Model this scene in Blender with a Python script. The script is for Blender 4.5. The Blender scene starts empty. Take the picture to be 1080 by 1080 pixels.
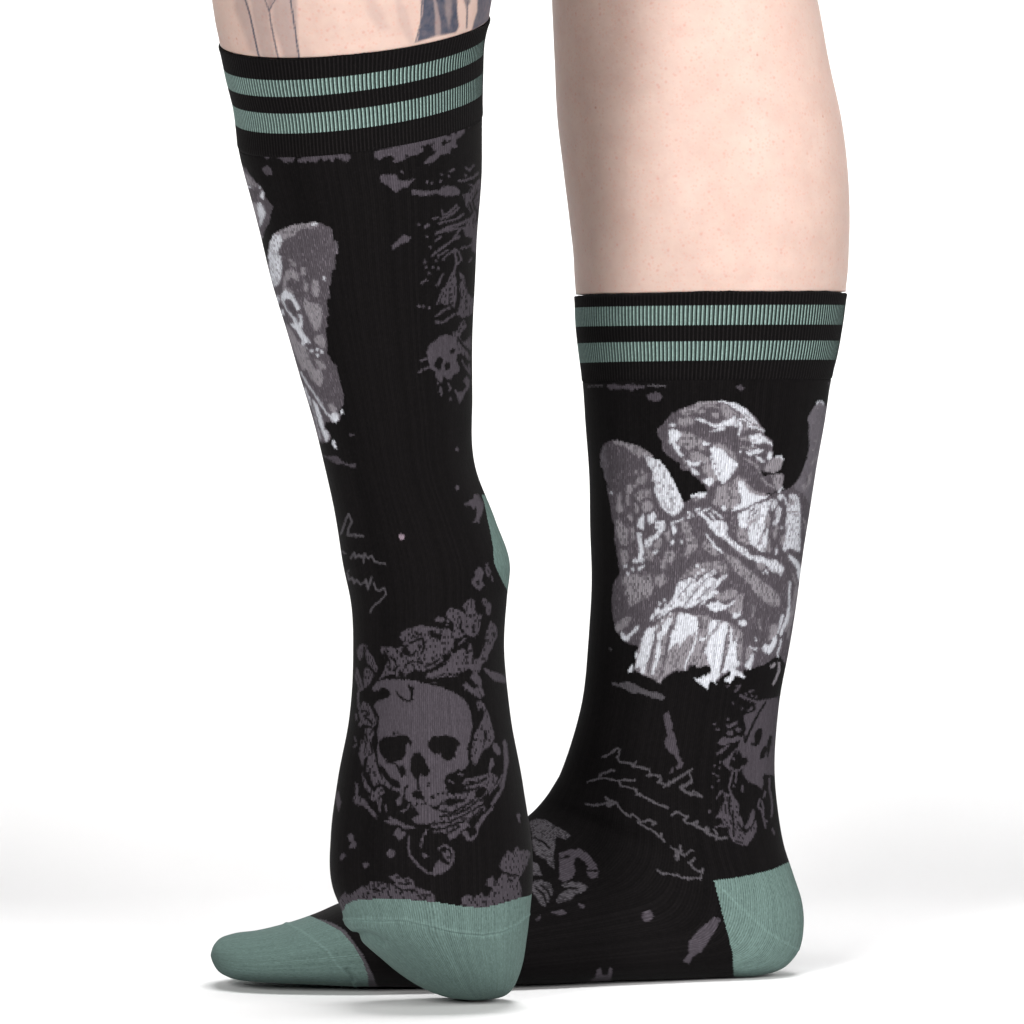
import bpy, math
import numpy as np
from mathutils import Vector

S = bpy.context.scene
COL = S.collection
rad = math.radians

# ------------------------------------------------------------------ camera
CAM_D, CAM_Z, FPX = 2.0, 0.1915, 5405.0     # metres behind y=0, height, focal length in photo pixels (1080 wide)
cam = bpy.data.cameras.new('camera')
cam.sensor_width = 36.0
cam.lens = 36.0 * FPX / 1080.0
cam.clip_start, cam.clip_end = 0.05, 60.0
camo = bpy.data.objects.new('camera', cam)
camo.location = (0, -CAM_D, CAM_Z)
camo.rotation_euler = (rad(90), 0, 0)
COL.objects.link(camo)
S.camera = camo

# ------------------------------------------------------------------ world, lamps, exposure
W = bpy.data.worlds.new('World')
S.world = W
W.use_nodes = True
W.node_tree.nodes['Background'].inputs[0].default_value = (1, 1, 1, 1)
W.node_tree.nodes['Background'].inputs[1].default_value = 0.02

def area(name, loc, target, size, power, color=(1, 1, 1)):
    l = bpy.data.lights.new(name, 'AREA')
    l.shape = 'RECTANGLE'
    l.size, l.size_y = size
    l.energy = power
    l.color = color
    o = bpy.data.objects.new(name, l)
    o.location = loc
    o.rotation_euler = (Vector(target) - Vector(loc)).to_track_quat('-Z', 'Y').to_euler()
    COL.objects.link(o)
    return o

area("softbox_key", (-0.61, -1.90, 0.72), (0.0, 0, 0.25), (0.26, 0.7), 36, (1, .985, .965))
area('softbox_side', (1.40, -1.40, 0.75), (0.08, 0.05, 0.25), (0.7, 1.1), 31, (1, .985, .97))
ov = area('overhead_softbox', (0.08, -0.16, 1.30), (0.02, 0.04, 0), (0.8, 0.6), 4.7)
ov.data.spread = rad(84)
for sx in (-1, 1):
    bl = area('background_lamp', (sx * 0.66, 0.42, 0.52), (sx * 0.30, 1.1, 0.40), (0.2, 0.3), 1.0 if sx < 0 else 2.0)
    bl.data.spread = rad(92)

S.view_settings.view_transform = 'Standard'
S.view_settings.look = 'None'
S.view_settings.exposure = 0.0
S.view_settings.gamma = 1.0
S.view_settings.use_curve_mapping = False

# ------------------------------------------------------------------ helpers
def lin(c):
    c = np.asarray(c, float) / 255.0
    return np.where(c <= 0.04045, c / 12.92, ((c + 0.055) / 1.055) ** 2.4)

def unproject(px, py, y):
    k = (CAM_D + y) / FPX
    return (px - 540.0) * k, CAM_Z + (540.0 - py) * k

def project(P):
    k = FPX / (P[..., 1] + CAM_D)
    return 540.0 + P[..., 0] * k, 540.0 + (CAM_Z - P[..., 2]) * k

def hash2(a, b, seed=0):
    v = np.sin(a * 127.1 + b * 311.7 + seed * 74.7) * 43758.5453
    return v - np.floor(v)

def inside(px, py, poly):
    poly = np.asarray(poly, float)
    r = np.zeros(px.shape, bool)
    x0, y0 = poly[-1]
    for x1, y1 in poly:
        if y0 != y1:
            c = (y0 > py) != (y1 > py)
            r ^= c & (px < (x1 - x0) * (py - y0) / (y1 - y0) + x0)
        x0, y0 = x1, y1
    return r

def seg_dist(px, py, pts):
    best = np.full(px.shape, 1e9)
    for (x0, y0), (x1, y1) in zip(pts[:-1], pts[1:]):
        dx, dy = x1 - x0, y1 - y0
        t = np.clip(((px - x0) * dx + (py - y0) * dy) / max(dx * dx + dy * dy, 1e-9), 0, 1)
        best = np.minimum(best, np.hypot(px - x0 - t * dx, py - y0 - t * dy))
    return best

def node_mat(name):
    m = bpy.data.materials.new(name)
    m.use_nodes = True
    return m, m.node_tree.nodes, m.node_tree.links, m.node_tree.nodes['Principled BSDF']

# ------------------------------------------------------------------ the knitted pattern, drawn as yarn areas
# K black  B/S motif greys  D dark grey  Q/M mid greys  W white  P pink; lower case = flecked with the next darker yarn
YARN = {'K': (13, 11.5, 12), 'B': (61, 56.5, 62), 'S': (69, 66, 70), 'D': (69, 64.5, 69.5), 'Q': (90, 86, 92),
        'M': (118, 114, 119), 'W': (178, 180, 187), 'P': (118, 104, 114)}
KEYS = 'KBSDQMWP'
YLIN = np.array([lin(YARN[k]) for k in KEYS])
DARKER = np.array([0, 0, 0, 0, 3, 3, 5, 1])

def pts_of(tok, ox, oy, s):
    return [(ox + s * float(a), oy + s * float(b)) for a, b in (t.split(',') for t in tok)]

def draw(art, size=1100, ss=2, off=(0, 0)):
    cv = np.zeros((size * ss, size * ss), np.uint8)
    ox = oy = 0.0; s = 1.0
    for line in art.strip().splitlines():
        tok = line.split()
        if not tok: continue
        if tok[0] == '@':
            ox, oy, s = (float(t) for t in tok[1:4]); s = 1 / s; continue
        k = tok[0][0]
        val = KEYS.index(k.upper()) * 2 + (1 if k.islower() else 0)
        kind = tok[0][1:]
        w = 0.0
        tk = tok[1:]
        if kind: w = float(tk[0]); tk = tk[1:]
        p = pts_of(tk, ox, oy, s)
        xs = [q[0] for q in p]; ys = [q[1] for q in p]
        x0 = max(int((min(xs) - w) * ss) - 1, 0); x1 = min(int((max(xs) + w) * ss) + 2, size * ss)
        y0 = max(int((min(ys) - w) * ss) - 1, 0); y1 = min(int((max(ys) + w) * ss) + 2, size * ss)
        if x1 <= x0 or y1 <= y0: continue
        gx, gy = np.meshgrid((np.arange(x0, x1) + .5) / ss, (np.arange(y0, y1) + .5) / ss)
        if kind == '-': m = seg_dist(gx, gy, p) <= (max(w * 1.2, 2.4) if k == 'K' else max(w, 1.7)) * 0.5
        elif kind == '.':
            m = np.zeros(gx.shape, bool)
            for a, b in p: m |= np.hypot(gx - a, gy - b) <= (w * 1.3 if k == 'K' else w)
        else: m = inside(gx, gy, p)
        cv[y0:y1, x0:x1][m] = val
    return cv

ART = '''
@ 0 0 1
D 635,471 639,467 645,464 650,464 660,467 669,470 677,475 686,480 692,487 698,493 703,499 709,507 714,517 718,524 721,530 727,527 733,524 740,521 746,520 757,527 790,515 800,520 812,522 826,518 832,515 840,508 850,490 872,490 860,600 848,650 842,690 828,700 822,690 817,695 808,700 800,703 790,706 780,712 760,718 700,720 668,710 672,690 668,680 660,678 655,672 650,664 646,650 645,635 646,620 649,612 654,604 652,592 650,580 648,568 648,555 645,545 644,535 641,520 640,508 637,503 637,495 634,492 633,480
@ 690 410 1.08
D 12,38 16,33 20,27.5 24,27.5 28,24 33,21.5 40,20.5 47,18 53,15 62,14 78,13.5 85,14 93,16.5 100,20 106,23.5 109,27 115,32.5 119,38 121,42 125.5,47 125,52 130,56 134,60 136,64 134,69 136,72 135,77.5 143,77 147,80 146,86 144,93 148,100 147,106 146,114 140,117 133,119 126,119 118,118 111,114 104,130 80,140 50,131 41,123.4 44,121 50,119.4 60,119.4 60,115.4 57,107.4 54.5,108 50,102 44,99 40,92 34,93 29,89 30,85 23,81 16,76 9,69 9,60 6,56 3.5,50 3,45 10,41.5
M 27,34 40,32 46,36 44,40 33,42 27,40
M 50,15 62,14 75,14 70,17 58,18 52,22 46,22 47,18
M 66,27 74,28 73,33 66,31
m 30,24 44,21 50,24 42,29 32,30
M 48,25 56,23 58,26 50,29
M 76,17 84,19 90,26 88,32 82,35 78,30 76,24
w 47,34 52,33.5 58,36 62,38 68,40 75,40 79,37 84,35 89,33 92,31 94,36 99,38 100,34 104,32 107,30 100,28 94,24 88,20 92,19 97,23 100,26 104,25 108,27 112,32 116,38 119,41 116,43 110,41 104,43 100,43 99,48 97,53 95,52 96,47 98,43 92,43 86,42 80,42 76,43 70,44 64,42 60,39 56,39 52,37 47,36
W 72,13.5 80,14 88,15.5 93,17 92,19 85,18 80,16 74,15.5
M 84,22 92,26 98,32 92,30 86,28
m 98,30 104,28 112,34 117,40 124,46 118,48 108,46 102,48
w 62,49 70,47 74,44 82,43 80,46 70,48.5
W- 1.6 106,42 114,44 120,46 125,49
w 101,58 110,53 117,52 121,51 125,54 130,58 134,62 136,65 133,64 128,61 123,62 117,63 111,62 108,58
M 96,56 104,54 110,57 104,60
W 103,72 111,71 118,69 125,70 122,73 115,74 109,76
W 131,72 135,73 134,78 131,81 128,79
W 115,77 120,78 126,83 123,84 117,80
W. 1.3 112,65 98,72
M 131,82 137,79 143,77 147,80 146,86 143,93 135,95 128,95 125,92 129,86
W- 2 139,78 144,77 147,81
K 121,93 125,95 131,96 137,95 144,92.5 150,90 150,97 145,97 135,98 127,99 123,98
m 133,98 141,96.5 147,99 146,113 138,115 136,106
M- 2 118,87 120,95
W- 1.4 94,20 100,24 106,28 112,34 117,40
W- 1.4 100,28 106,33 112,38
W- 1.4 96,34 104,36 110,41
W- 1.4 90,16 98,20 105,25
M- 1.4 58,20 66,19 74,22
M- 1.4 34,26 42,23 50,22
M- 1.4 98,66 108,68 116,67
M- 1.4 104,80 112,84 118,90
M- 1.4 122,102 128,108 136,112
m 31,49 40,50 46,53 52,56 60,60 54,63 46,66 38,70 34,66 28,64 25,62 29,56 30,50
W 18,47 22,46 26,46 29,49 32,52 29,55 27,59 24,61 26,64 30,67 28,69 31,73 34,76 30,77 27,74 24,71 22,68 20,62 16,62 17,56 16,50
W 16,41 21,39 25,40 23,43 18,43
M 40,73 48,71 56,75 63,80 62,85 58,84 52,82 46,83 42,80
W 43,83 48,83 53,82 52,86 48,89 43,87 41,90 39,88 38,84 36,83 39,81
W. 1 57,84
W 42,90 47,93 52,96 51,98 46,97 42,93
M 55,88 60,85 66,88 69,93 72,97 74,103 70,106 64,103 60,98 56,96
M- 2 34,80 37,90
W 54,104 58,103 60,101 67,102 68,107 64,111 59,108
W 54,61 59,60 64,62 60,65 56,65
M 50,66 55,64 58,69 53,71
W 63,67 68,66 74,68 78,70 83,74 87,80 92,82 95,85 95,89 91,93 88,98 85,103 80,107 77,109 76,105 72,103 71,99 68,97 69,93 66,89 65,84 64,78 67,75 63,71
D. 1.3 66,80 69,85 71,91 74,97
M 67,63 74,62 80,64 86,69 93,76 94,82 90,80 86,75 80,70 74,67 68,66
@ 690 490 1.08
m 70,26 78,25 86,21 92,16 97,13 100,17 97,30 98,40 92,50 84,53 76,48 68,46 66,42 70,36
W 41,36 46,33 53,32 61,32 58,36 54,38 50,40 48,37 43,38
m 46,37 52,38 50,42 44,42
@ 800 400 1.08
Q 67,27 70,25 74,27 76,30 82,30 70,108 49,108 52,98 55,92 57,82 58,72 57,62 58,52 56,46 59,38 62,33
W- 1.6 66,28 68,25 72,25 74,28
M. 1.2 70,30 67,33 65,70 62,80 68,84
M- 1.8 60,98 64,92 66,88
@ 770 490 1.08
Q 87,0 104,0 102,10 98,25 95,40 91,46 88,40 84,32 78,30 72,26 76,20 82,10
M 89,12 93,8 92,20 88,26 84,30 82,24 86,20
D- 1.8 84,8 88,14 86,24
W 9,20 13,17 17,23 21,30 26,33 33,35 44,36 40,39 33,42 27,44 20,48 12,51 4,52 1,52 6,48 12,44 13,38 10,30
M 13,13 16,16 20,22 26,28 34,32 42,33 44,35 33,35 26,33 21,30 17,23
w 10,57 15,53 22,50 30,45 38,43 44,40 48,38 50,39 46,42 45,48 43,52 44,58 41,64 41,70 44,74 43,80 42,88 41,97 39,100 33,98 28,94 24,91 22,86 21,80 20,76 22,70 17,73 12,72 10,68 11,62 8,60
M 20,66 28,60 32,60 28,65 22,70
M 40,60 45,56 46,66 44,72 40,70
D- 1.5 32,92 36,82 40,74 42,68
D- 1.2 15,58 22,54 28,50
D- 1.2 20,62 26,57 31,52
M 33,86 36,80 37,85 34,92
M 8,70 18,75 22,82 16,88 8,82
W 18,86 20,87 20,91 18,92
w 46,46 50,40 54,42 52,48 48,54 47,50
w 55,46 58,50 58,58 55,66 50,70 49,66 53,62 52,54
W 54,35 58,33 60,36 58,41 55,40
W- 2 58,28 55,31
W. 1 60,27
W- 1.5 60,35 63,40 65,46 65,50
W. 1.2 59,72
W 52,95 54,95 54,102 51,103
M 49,76 54,66 55,74 52,84 49,84
M 43,88 46,84 46,100 42,100
w 67,35 71,33 75,34 78,38 79,43 80,52 80,62 80,72 80,84 80,96 79,100 74,98 70,95 66,96 63,99 60,96 61,90 63,84 64,76 63,66 65,58 64,52 67,50 67,44 68,40
M 66,40 70,38 74,42 73,46 69,46
M- 1.5 66,54 78,54
D. 1 70,57 74,57 68,68 70,74 76,66 68,82 78,80 72,62
M 58,82 62,80 64,84 62,90 58,92
M- 1.6 83,62 86,68 86,78
@ 690 490 1.08
w 68,66 72,63 78,65 82,66 84,72 83,78 85,83 90,87 96,92 104,96 108,100 112,106 108,107 102,102 96,97 88,92 82,86 76,83 70,80 66,74 62,70 60,64 56,60 52,58 49,56 50,53 54,53 58,57 63,62
W- 1.5 52,55 58,52 64,50
W- 1.4 62,55 67,60 70,64
W- 1.4 66,53 72,56 78,61
W- 1.2 47,52 52,50
W. 1.3 40,55 39,60 44,58 48,51
W 76,47 80,46 82,50 80,53 76,51
W- 2 60,80 64,86 70,93 76,99
M- 2 76,99 84,104 90,108
m 36,72 42,80 48,84 50,92 46,98 40,104 34,104 38,92 36,84
m 58,86 66,94 74,102 68,104 60,98 54,92
m 30,62 38,66 44,74 40,82 32,76
m 96,78 104,82 110,90 104,92 96,86
M. 1 90,60 88,66 92,70 90,76
w 95,57 100,53 108,52 108,60 102,64 96,66
@ 630 455 1.08
m 16,10 30,12 40,15 50,18 58,23 64,28 60,30 54,28 48,30 44,26 36,22 30,16 20,15
q 6,18 9,16 11,30 11,58 8,52 7,42 4,40 4,27
w 54,27 58,28 62,30 66,33 70,32 73,36 78,42 82,48 86,55 90,63 93,70 96,77 98,84 96,90 90,94 86,97 82,94 76,90 72,86 70,80 68,74 66,70 65,64 66,60 62,55 64,50 63,45 60,41 57,38 56,33
D. 1.2 71,40 69,50 72,66 82,65 74,73 84,77 65,57 80,71 64,40 70,58 76,80 80,88
M. 2 44,46 51,46
M 42,62 46,53 51,50 56,49 55,60 48,60 43,64
M 33,61 37,59 41,62 40,69 36,71 33,70
m 42,72 50,66 58,65 62,68 60,76 52,76 50,80 44,78
M 22,72 26,70 28,76 26,80 30,86 29,92 24,94 21,88 23,80
M 32,74 36,72 37,84 34,86
M 42,82 46,84 48,90 44,94
M 52,80 60,78 64,84 62,90 54,92 50,88
W. 1.5 16,70
@ 630 540 1.08
m 20,8 26,10 30,16 36,20 34,30 34,38 28,38 24,30 22,22
M 26,42 34,44 36,52 32,60 28,60 27,50
M 33,4 40,3 41,10 36,10
M 38,18 42,16 43,30 39,34
W 47,9 50,4 52,2 54,6 53,14 53,20 50,20 46,16
W 57,4 61,2 64,0 67,4 66,8 63,12 60,14 57,10
w 66,9 70,11 76,10 78,16 77,20 73,24 70,29 64,31 62,35 62,39 57,41 54,39 55,32 60,29 66,25 70,20 66,18
W 45,24 48,23 51,27 51,35 53,40 54,46 51,50 54,53 52,58 48,57 46,54 47,48 48,40 46,32
W 39,55 44,53 47,56 44,58 40,57
W 58,48 62,46 68,43 71,44 68,47 62,50 59,50
W 45,64 50,61 54,60 53,63 48,67 46,67
W 38,64 41,63 42,67 39,68
W 33,70 36,67 37,71 34,73
W 29,62 34,60 34,63 30,64
W 85,14 89,16 91,22 87,27 85,22
W 82,34 87,31 88,35 84,38
W 95,31 98,31 97,35 95,36
W- 1.6 84,13 92,10 98,7
W. 1.5 104,1 104,6
M 76,24 82,20 84,30 80,34
M 70,30 74,30 72,40 66,42 64,38
m 52,40 60,44 66,50 60,56 54,52
m 76,46 84,44 90,50 84,58 78,56
m 28,74 36,72 44,70 52,74 60,70 62,76 64,84 62,92 58,98 50,100 44,104 38,108 34,102 36,96 30,94 34,86 28,82
m 66,74 72,70 78,72 78,80 72,86 66,82
m 72,56 78,54 78,64 73,68
@ 715 575 1.08
m 20,22 30,20 44,18 54,22 58,28 50,34 44,26 36,28 26,36 14,34 6,38 0,40
w 0,43 8,40 14,36 18,38 22,42 26,38 32,33 38,30 43,27 44,31 38,35 34,40 40,36 44,40 48,37 53,33 57,33 55,37 50,41 46,46 42,50 38,55 32,60 26,64 18,70 10,72 6,70 0,70 -8,74 -14,78 -20,82 -24,84 -20,76 -10,66 -4,56
D- 1.5 0,60 6,52 12,46 16,42
D- 1.5 8,68 14,60 20,52 26,45 34,37
D- 1.2 22,62 30,54 37,48
W 38,53 43,51 46,54 42,58 34,62 30,66 26,68 24,70 32,60
W. 1.6 22,24 28,28 23,32 20,36
M 40,56 50,54 60,50 68,52 66,58 60,62 50,63 44,62
W 32,69 36,66 41,65 46,64 50,66 55,69 58,68 62,64 65,62 66,65 62,68 56,71 52,73 50,75 42,75 36,73
M 68,56 74,56 74,72 70,76 60,78 56,74 62,70
W 62,78 65,76 68,78 70,74 72,76 72,80 66,84 62,82
W 68,87 72,86 74,84 79,88 77,92 73,93 70,90
D 0,72 10,73 20,69 30,71 36,75 48,76 56,79 62,85 70,90 76,95 70,95 62,90 54,84 44,80 34,80 24,80 12,76 0,76
m 50,8 58,12 66,14 72,20 78,26 84,30 90,36 98,42 106,48 110,52 116,60 117,68 112,71 104,68 96,62 88,54 84,48 80,42 72,36 64,28 58,20
w 62,0 68,2 72,6 78,8 82,11 88,12 94,13 100,15 104,18 108,16 112,18 118,22 121,26 119,32 117,35 113,30 108,31 104,28 100,22 94,18 90,20 86,16 80,16 76,12 70,8 64,3
W- 2 40,0 44,4 50,8
M 90,20 96,19 100,24 96,28 90,26
W. 1.3 97,31 100,29 102,32
@ 790 575 1.08
W 44,10 48,12 54,16 58,22 60,30 59,40 57,42 55,34 54,26 50,20 46,16
W- 2.2 47,42 46,50 46,60 46,70 44,80 40,90 36,102
W- 1.8 39,80 36,90 33,100
W 42,84 46,78 48,76 46,82 42,92 38,98
M- 2 50,32 52,40 54,46 52,56 50,66
M- 2 55,48 53,58 50,70 46,84 42,98
M- 2 58,54 54,66 50,78 47,92 44,106
M 24,92 30,90 33,96 30,104 24,106
W 28,104 32,103 30,108 26,108
M- 1.2 4,68 6,74 3,82
M- 1.5 12,84 11,90 13,96
@ 640 630 .9818
m 32,56 36,44 42,34 50,28 58,20 66,16 72,16 95,18 108,20 108,80 100,74 94,72 86,68 82,74 76,76 72,74 66,78 60,82 56,90 52,88 48,84 42,82 38,80 34,76 28,74 30,66
W 40,36 44,31 50,31 50,40 48,44 46,52 44,62 41,68 40,74 39,80 36,80 34,77 37,72 33,73 29,74 31,66 34,58 36,44
W 52,39 58,34 56,30 60,26 64,21 68,20 67,25 65,30 61,38 56,42 56,50 55,60 53,68 50,74 49,80 46,80 47,72 50,64 51,52 53,44
W 72,20 76,16 82,17 90,19 94,21 93,28 91,32 92,36 88,38 84,40 80,45 77,48 76,54 75,50 74,46 71,48 68,50 65,55 64,52 66,46 66,40 68,34 71,32
W 30,57 32,56 32,62 29,64
W- 1.8 94,33 93,42 90,52 86,58 84,65
W- 1.8 83,65 81,74
D- 2.2 50,36 50,44 47,56 45,66 43,76
D- 2.5 66,30 64,42 62,52 60,62 58,72 56,80
D- 1.5 72,17 70,28 66,34
W 14,36 17,36 20,40 23,38 27,35 30,30 33,28 33,32 30,36 25,40 22,45 18,46 15,42
W 44,24 46,19 49,17 50,12 53,10 56,14 54,17 50,19 47,24
W. 1.8 55,7 60,3 62,8 64,12
W. 1.5 57,24 52,30 66,17
M 8,30 14,24 20,20 26,20 22,28 16,34 10,36
@ 730 640 .9818
m 0,14 8,12 20,13 28,15 36,16 44,20 50,24 54,30 54,44 52,54 50,60 46,64 20,70 10,60 0,58
W 0,10 5,10 6,18 3,26 0,30
D- 2.2 8,12 10,20 9,26
W 19,14 24,14 29,14 28,18 24,24 20,28 16,30 17,22
W 30,17 34,16 38,17 37,22 36,32 34,44 33,54 31,62 28,68 30,70 37,66 40,66 38,72 33,76 38,79 42,76 44,72 47,70 52,73 54,74 55,72 50,68 46,66 44,64 50,60 49,57 46,55 46,48 45,42 47,40 45,36 47,30 46,30 44,36 41,36 42,30 41,22 40,19 39,28 39,38 37,46 35,54 33,62 31,68 27,74 24,76 25,80 22,78 18,77 17,82 15,85 13,80 9,78 4,75 8,74 14,72 20,68 19,62 16,56 15,50 12,48 15,42 16,36 20,30 26,24
W 8,32 14,31 17,30 12,36 6,36
W- 2 5,22 4,32 2,40 0,46
D- 1.8 36,28 34,42 32,54 30,64
D- 2 53,30 53,44 52,56 51,64
D- 1.3 27,16 24,22 20,26
W 54,60 58,56 61,50 63,47 64,52 62,58 61,65 57,64
M 56,44 60,40 62,46 58,54 55,56
W 72,43 76,38 80,40 84,34 87,30 88,34 86,40 83,46 80,49 75,47
M 82,22 86,18 90,22 88,28 82,34 78,36 80,28
W- 1.5 60,41 63,43 66,45 67,42
W. 1.4 66,34
W- 1.8 93,9 91,18 90,24
W- 1.8 100,0 98,10 95,20 93,28
W- 1.8 92,34 91,42 88,48 89,52
K 0,62 3,60 6,63 12,61 15,60 18,62 20,66 17,69 13,72 8,73 3,74 0,75
K 0,84 14,86 17,83 20,79 26,81 32,77 38,82 42,78 46,73 54,76 56,72 52,66 56,65 60,67 64,64 70,62 76,59 82,55 86,52 88,57 90,60 114,58 114,100 0,108
K 28,74 34,70 38,67 40,67 39,72 34,75 31,78 27,80
M- 2.5 90,58 90,66 87,74 84,80
M 80,62 85,58 87,60 83,64
@ 640 630 .9818
K 0,48 16,47 24,49 32,50 33,54 30,56 28,66 24,68 21,78 24,80 30,76 33,78 38,82 42,82 46,84 50,90 54,92 57,86 60,83 66,80 72,76 78,77 84,75 86,69 90,72 94,72 100,78 98,84 104,88 104,98 104,110 0,110
W 25,70 27,69 27,76 23,79 22,77
W 90,84 96,84 100,82 106,79 108,84 106,90 104,96 101,92 98,90
S 5,88 8,88 12,90 16,89 20,87 25,88 30,91 36,94 44,97 52,99 60,102 60,104 56,106 48,104 40,101 32,99 27,100 24,98 16,94 12,92 6,91
S 2,52 6,54 4,55
@ 600 390 1.08
B 43,17 50,16 57,17 60,19 66,17 75,17 82,18 88,19 84,21 76,22 72,24 66,21 62,22 48,22 44,21
S- 1.3 90,18 110,18
S- 1 22,19 38,18
B 88,30 92,27 98,26 104,27 107,31 104,35 98,36 92,35
@ 0 0 1
B 776,409 780,406 786,409 782,412
B. 1.4 874,405
@ 620 740 .9818
B 78,14 80,11 83,10 85,14 86,20 88,22 87,30 90,34 92,40 92,46 94,50 94,56 97,60 99,64 98,68 94,70 91,68 94,64 92,60 90,56 86,54 83,50 80,46 80,40 83,35 81,30 80,24 79,18
B 86,70 89,67 88,74 85,74
S- 1.8 15,57 20,56 24,53 28,50 31,48 33,50 32,56 30,58 33,62 38,63 44,64 48,66 50,62 46,67 52,68 58,69 63,70 65,75 61,77 66,76 72,77 75,77 76,81 72,83 76,84 80,86 84,87 84,83 88,84 92,81 96,78 102,74 108,70
S- 1.8 0,83 6,81 11,80 13,75 18,74 24,71 28,72
S- 1.6 11,80 18,79 25,81 31,82 38,81 44,82 49,81
S- 1.6 32,82 34,87 40,88 46,90 51,91 50,97 53,95 58,99 66,102 70,105 76,108
S- 1.8 96,90 100,93 105,96 108,97
S- 1.5 97,90 102,87 108,83
S- 1.8 18,99 22,102 20,108
@ 560 720 .3
S- 1.7 42,33 45,31 50,28 51,31 47,33 50,35 54,36
@ 640 830 .9818
S- 1.4 -22,18 -12,19 -4,18 0,16
S- 2.6 0,12 4,15 2,20 8,17
S- 1.8 4,14 10,16 12,20 16,25 20,28 24,31 26,28 30,31 34,34 32,37 38,36 44,34 48,36 51,38 47,39
S- 1.8 34,38 40,41 42,43 46,44 50,47 54,51 57,48 56,52 60,57
S- 1.8 66,62 70,65
S- 3 71,71 74,69 77,66
S- 3 72,66 74,70 73,75
S- 2 76,61 76,68 80,71
S- 1.8 82,70 86,66 90,66
S- 1.8 91,74 88,77 85,78 90,84 96,88 100,85 98,92 98,95
S- 1.6 52,86 58,90 64,90 72,91 78,94 86,95 92,94 98,95
S- 1.8 30,3 31,7 36,9 44,13 50,17 56,19 62,21 64,22
S- 2 67,29 72,26 76,27 80,30 84,31 80,34 82,37 87,38 92,40 96,42 102,45 106,43 104,48 108,50
S- 2 94,35 93,42
S- 1.6 76,0 82,5 88,7 90,4 96,8 99,10
@ 730 800 .9818
S- 2 0,68 5,65 5,70 12,74 15,71 14,76 20,79 25,81 30,83 36,82
S- 1.6 25,84 26,78 22,73
@ 730 720 .9818
B 53,34 58,32 64,30 66,28 65,22 70,18 78,17 85,16 90,15 90,30 89,46 87,60 86,80 86,96 74,94 71,108 60,103 54,98 52,92 54,86 50,84 46,72 48,68 44,72 40,78 38,86 40,92 38,90 34,86 31,82 36,78 42,72 48,66 50,60 46,56 52,56 56,48 54,40
K- 2 76,20 73,26 69,31 66,37 63,43 61,48 58,54 56,60
K 66,50 69,47 72,48 73,53 71,60 69,64 65,66 61,66 60,63 65,62 64,56
K 71,72 74,66 76,64 78,68 76,74 74,80 74,86 71,88 69,84 70,78
K 78,60 81,54 83,56 82,64 79,76 77,78
K 42,78 46,76 48,69 51,74 52,78 56,76 58,82 54,86 50,90 46,86 42,84
B. 1.5 43,79
K- 1.5 54,54 55,62
B 34,43 38,44 42,42 47,39 46,43 42,46 37,47
B. 1.5 37,38 23,43
B 24,48 28,47 29,50 25,50
B 36,50 42,49 43,53 38,55 35,53
B 44,48 48,46 52,49 47,52
B 26,62 30,58 34,56 36,58 42,57 48,55 50,58 44,62 38,63 32,65
B 25,73 28,70 32,68 36,65 40,64 36,68 30,73 26,75
B 40,21 44,20 43,23
B- 2.5 50,13 55,16 60,18 64,19 68,20
B. 1.4 56,12 62,14 66,15 52,27 63,8 60,9
B 56,29 60,26 63,24 62,28 58,30
B- 2 36,4 38,3
B- 2 44,9 48,6 50,3 46,4
B. 1.2 29,82 23,86 28,88
@ 730 800 .9818
B 54,8 60,4 72,0 86,0 86,10 78,12 73,18 74,26 72,33 69,28 68,24 62,25 58,24 55,20 53,16
B- 2 40,9 44,13 50,11 53,8
B- 1.8 42,14 40,22 38,30 40,36
B- 1.6 46,14 45,24
B. 1.4 43,29 22,16 26,18 27,23 21,30 18,55
B- 1.6 52,29 52,34
b 31,33 34,36 38,37 40,32 42,38 44,42 47,44 49,50 48,56 52,62 53,68 52,74 54,78 58,76 62,72 66,64 67,70 66,76 63,82 60,86 56,91 52,90 47,88 42,86 40,82 37,78 38,70 32,68 30,62 26,62 24,61 28,56 30,50 33,46 34,42
B- 1.6 31,33 28,37 25,42
B 63,53 60,58 59,64 54,71 58,73 62,68 65,60 65,54
B- 1.5 70,42 68,50 72,54 74,58
B- 1.5 72,44 74,52 73,60 75,66 76,72
B- 2 80,20 80,30 82,40 83,50 82,60
B- 1.5 76,34 74,40
B. 1.2 77,65
B- 1.5 83,73 85,78
K- 2 42,54 42,62 43,70 43,80
K- 1.6 39,40 38,48 39,58
K- 1.3 47,66 52,74
K- 1.3 60,72 56,75
B- 1.5 24,71 30,69 35,70
@ 470 860 .6
s 53,4 58,2 64,3 68,6 72,8 76,10 79,13 76,15 70,13 69,20 68,26 69,34 66,32 62,28 58,26 55,20 55,12
s 55,30 58,30 61,38 56,38 54,36
s 55,42 60,41 66,43 68,48 66,53 63,58 60,56 56,50 54,48
B 72,24 78,22 84,21 90,24 94,29 97,35 96,39 92,40 89,36 90,32 88,29 83,26 81,30 82,35 80,40 76,42 72,41 72,32
s 73,44 80,42 86,43 90,45 88,48 82,50 80,53 74,55 70,55 72,50 78,47
B 67,61 74,60 77,62 72,63 67,62
B 84,55 88,57 87,59 84,57
B 57,66 60,63 60,66
K- 1.3 56,14 62,17 66,21
K- 1.3 58,26 64,29
K- 1.2 57,46 62,50 64,56
K- 1.2 60,44 65,48 66,52
K- 1 73,27 78,26
K- 1.5 90,35 96,35
K- 1.2 76,46 84,46
@ 0 0 1
B. 6 683,966
B 622,1034 628,1031 630,1022 634,1021 635,1028 641,1029 643,1020 646,1022 645,1030 643,1040 637,1041 634,1038 630,1040 628,1036
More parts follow.
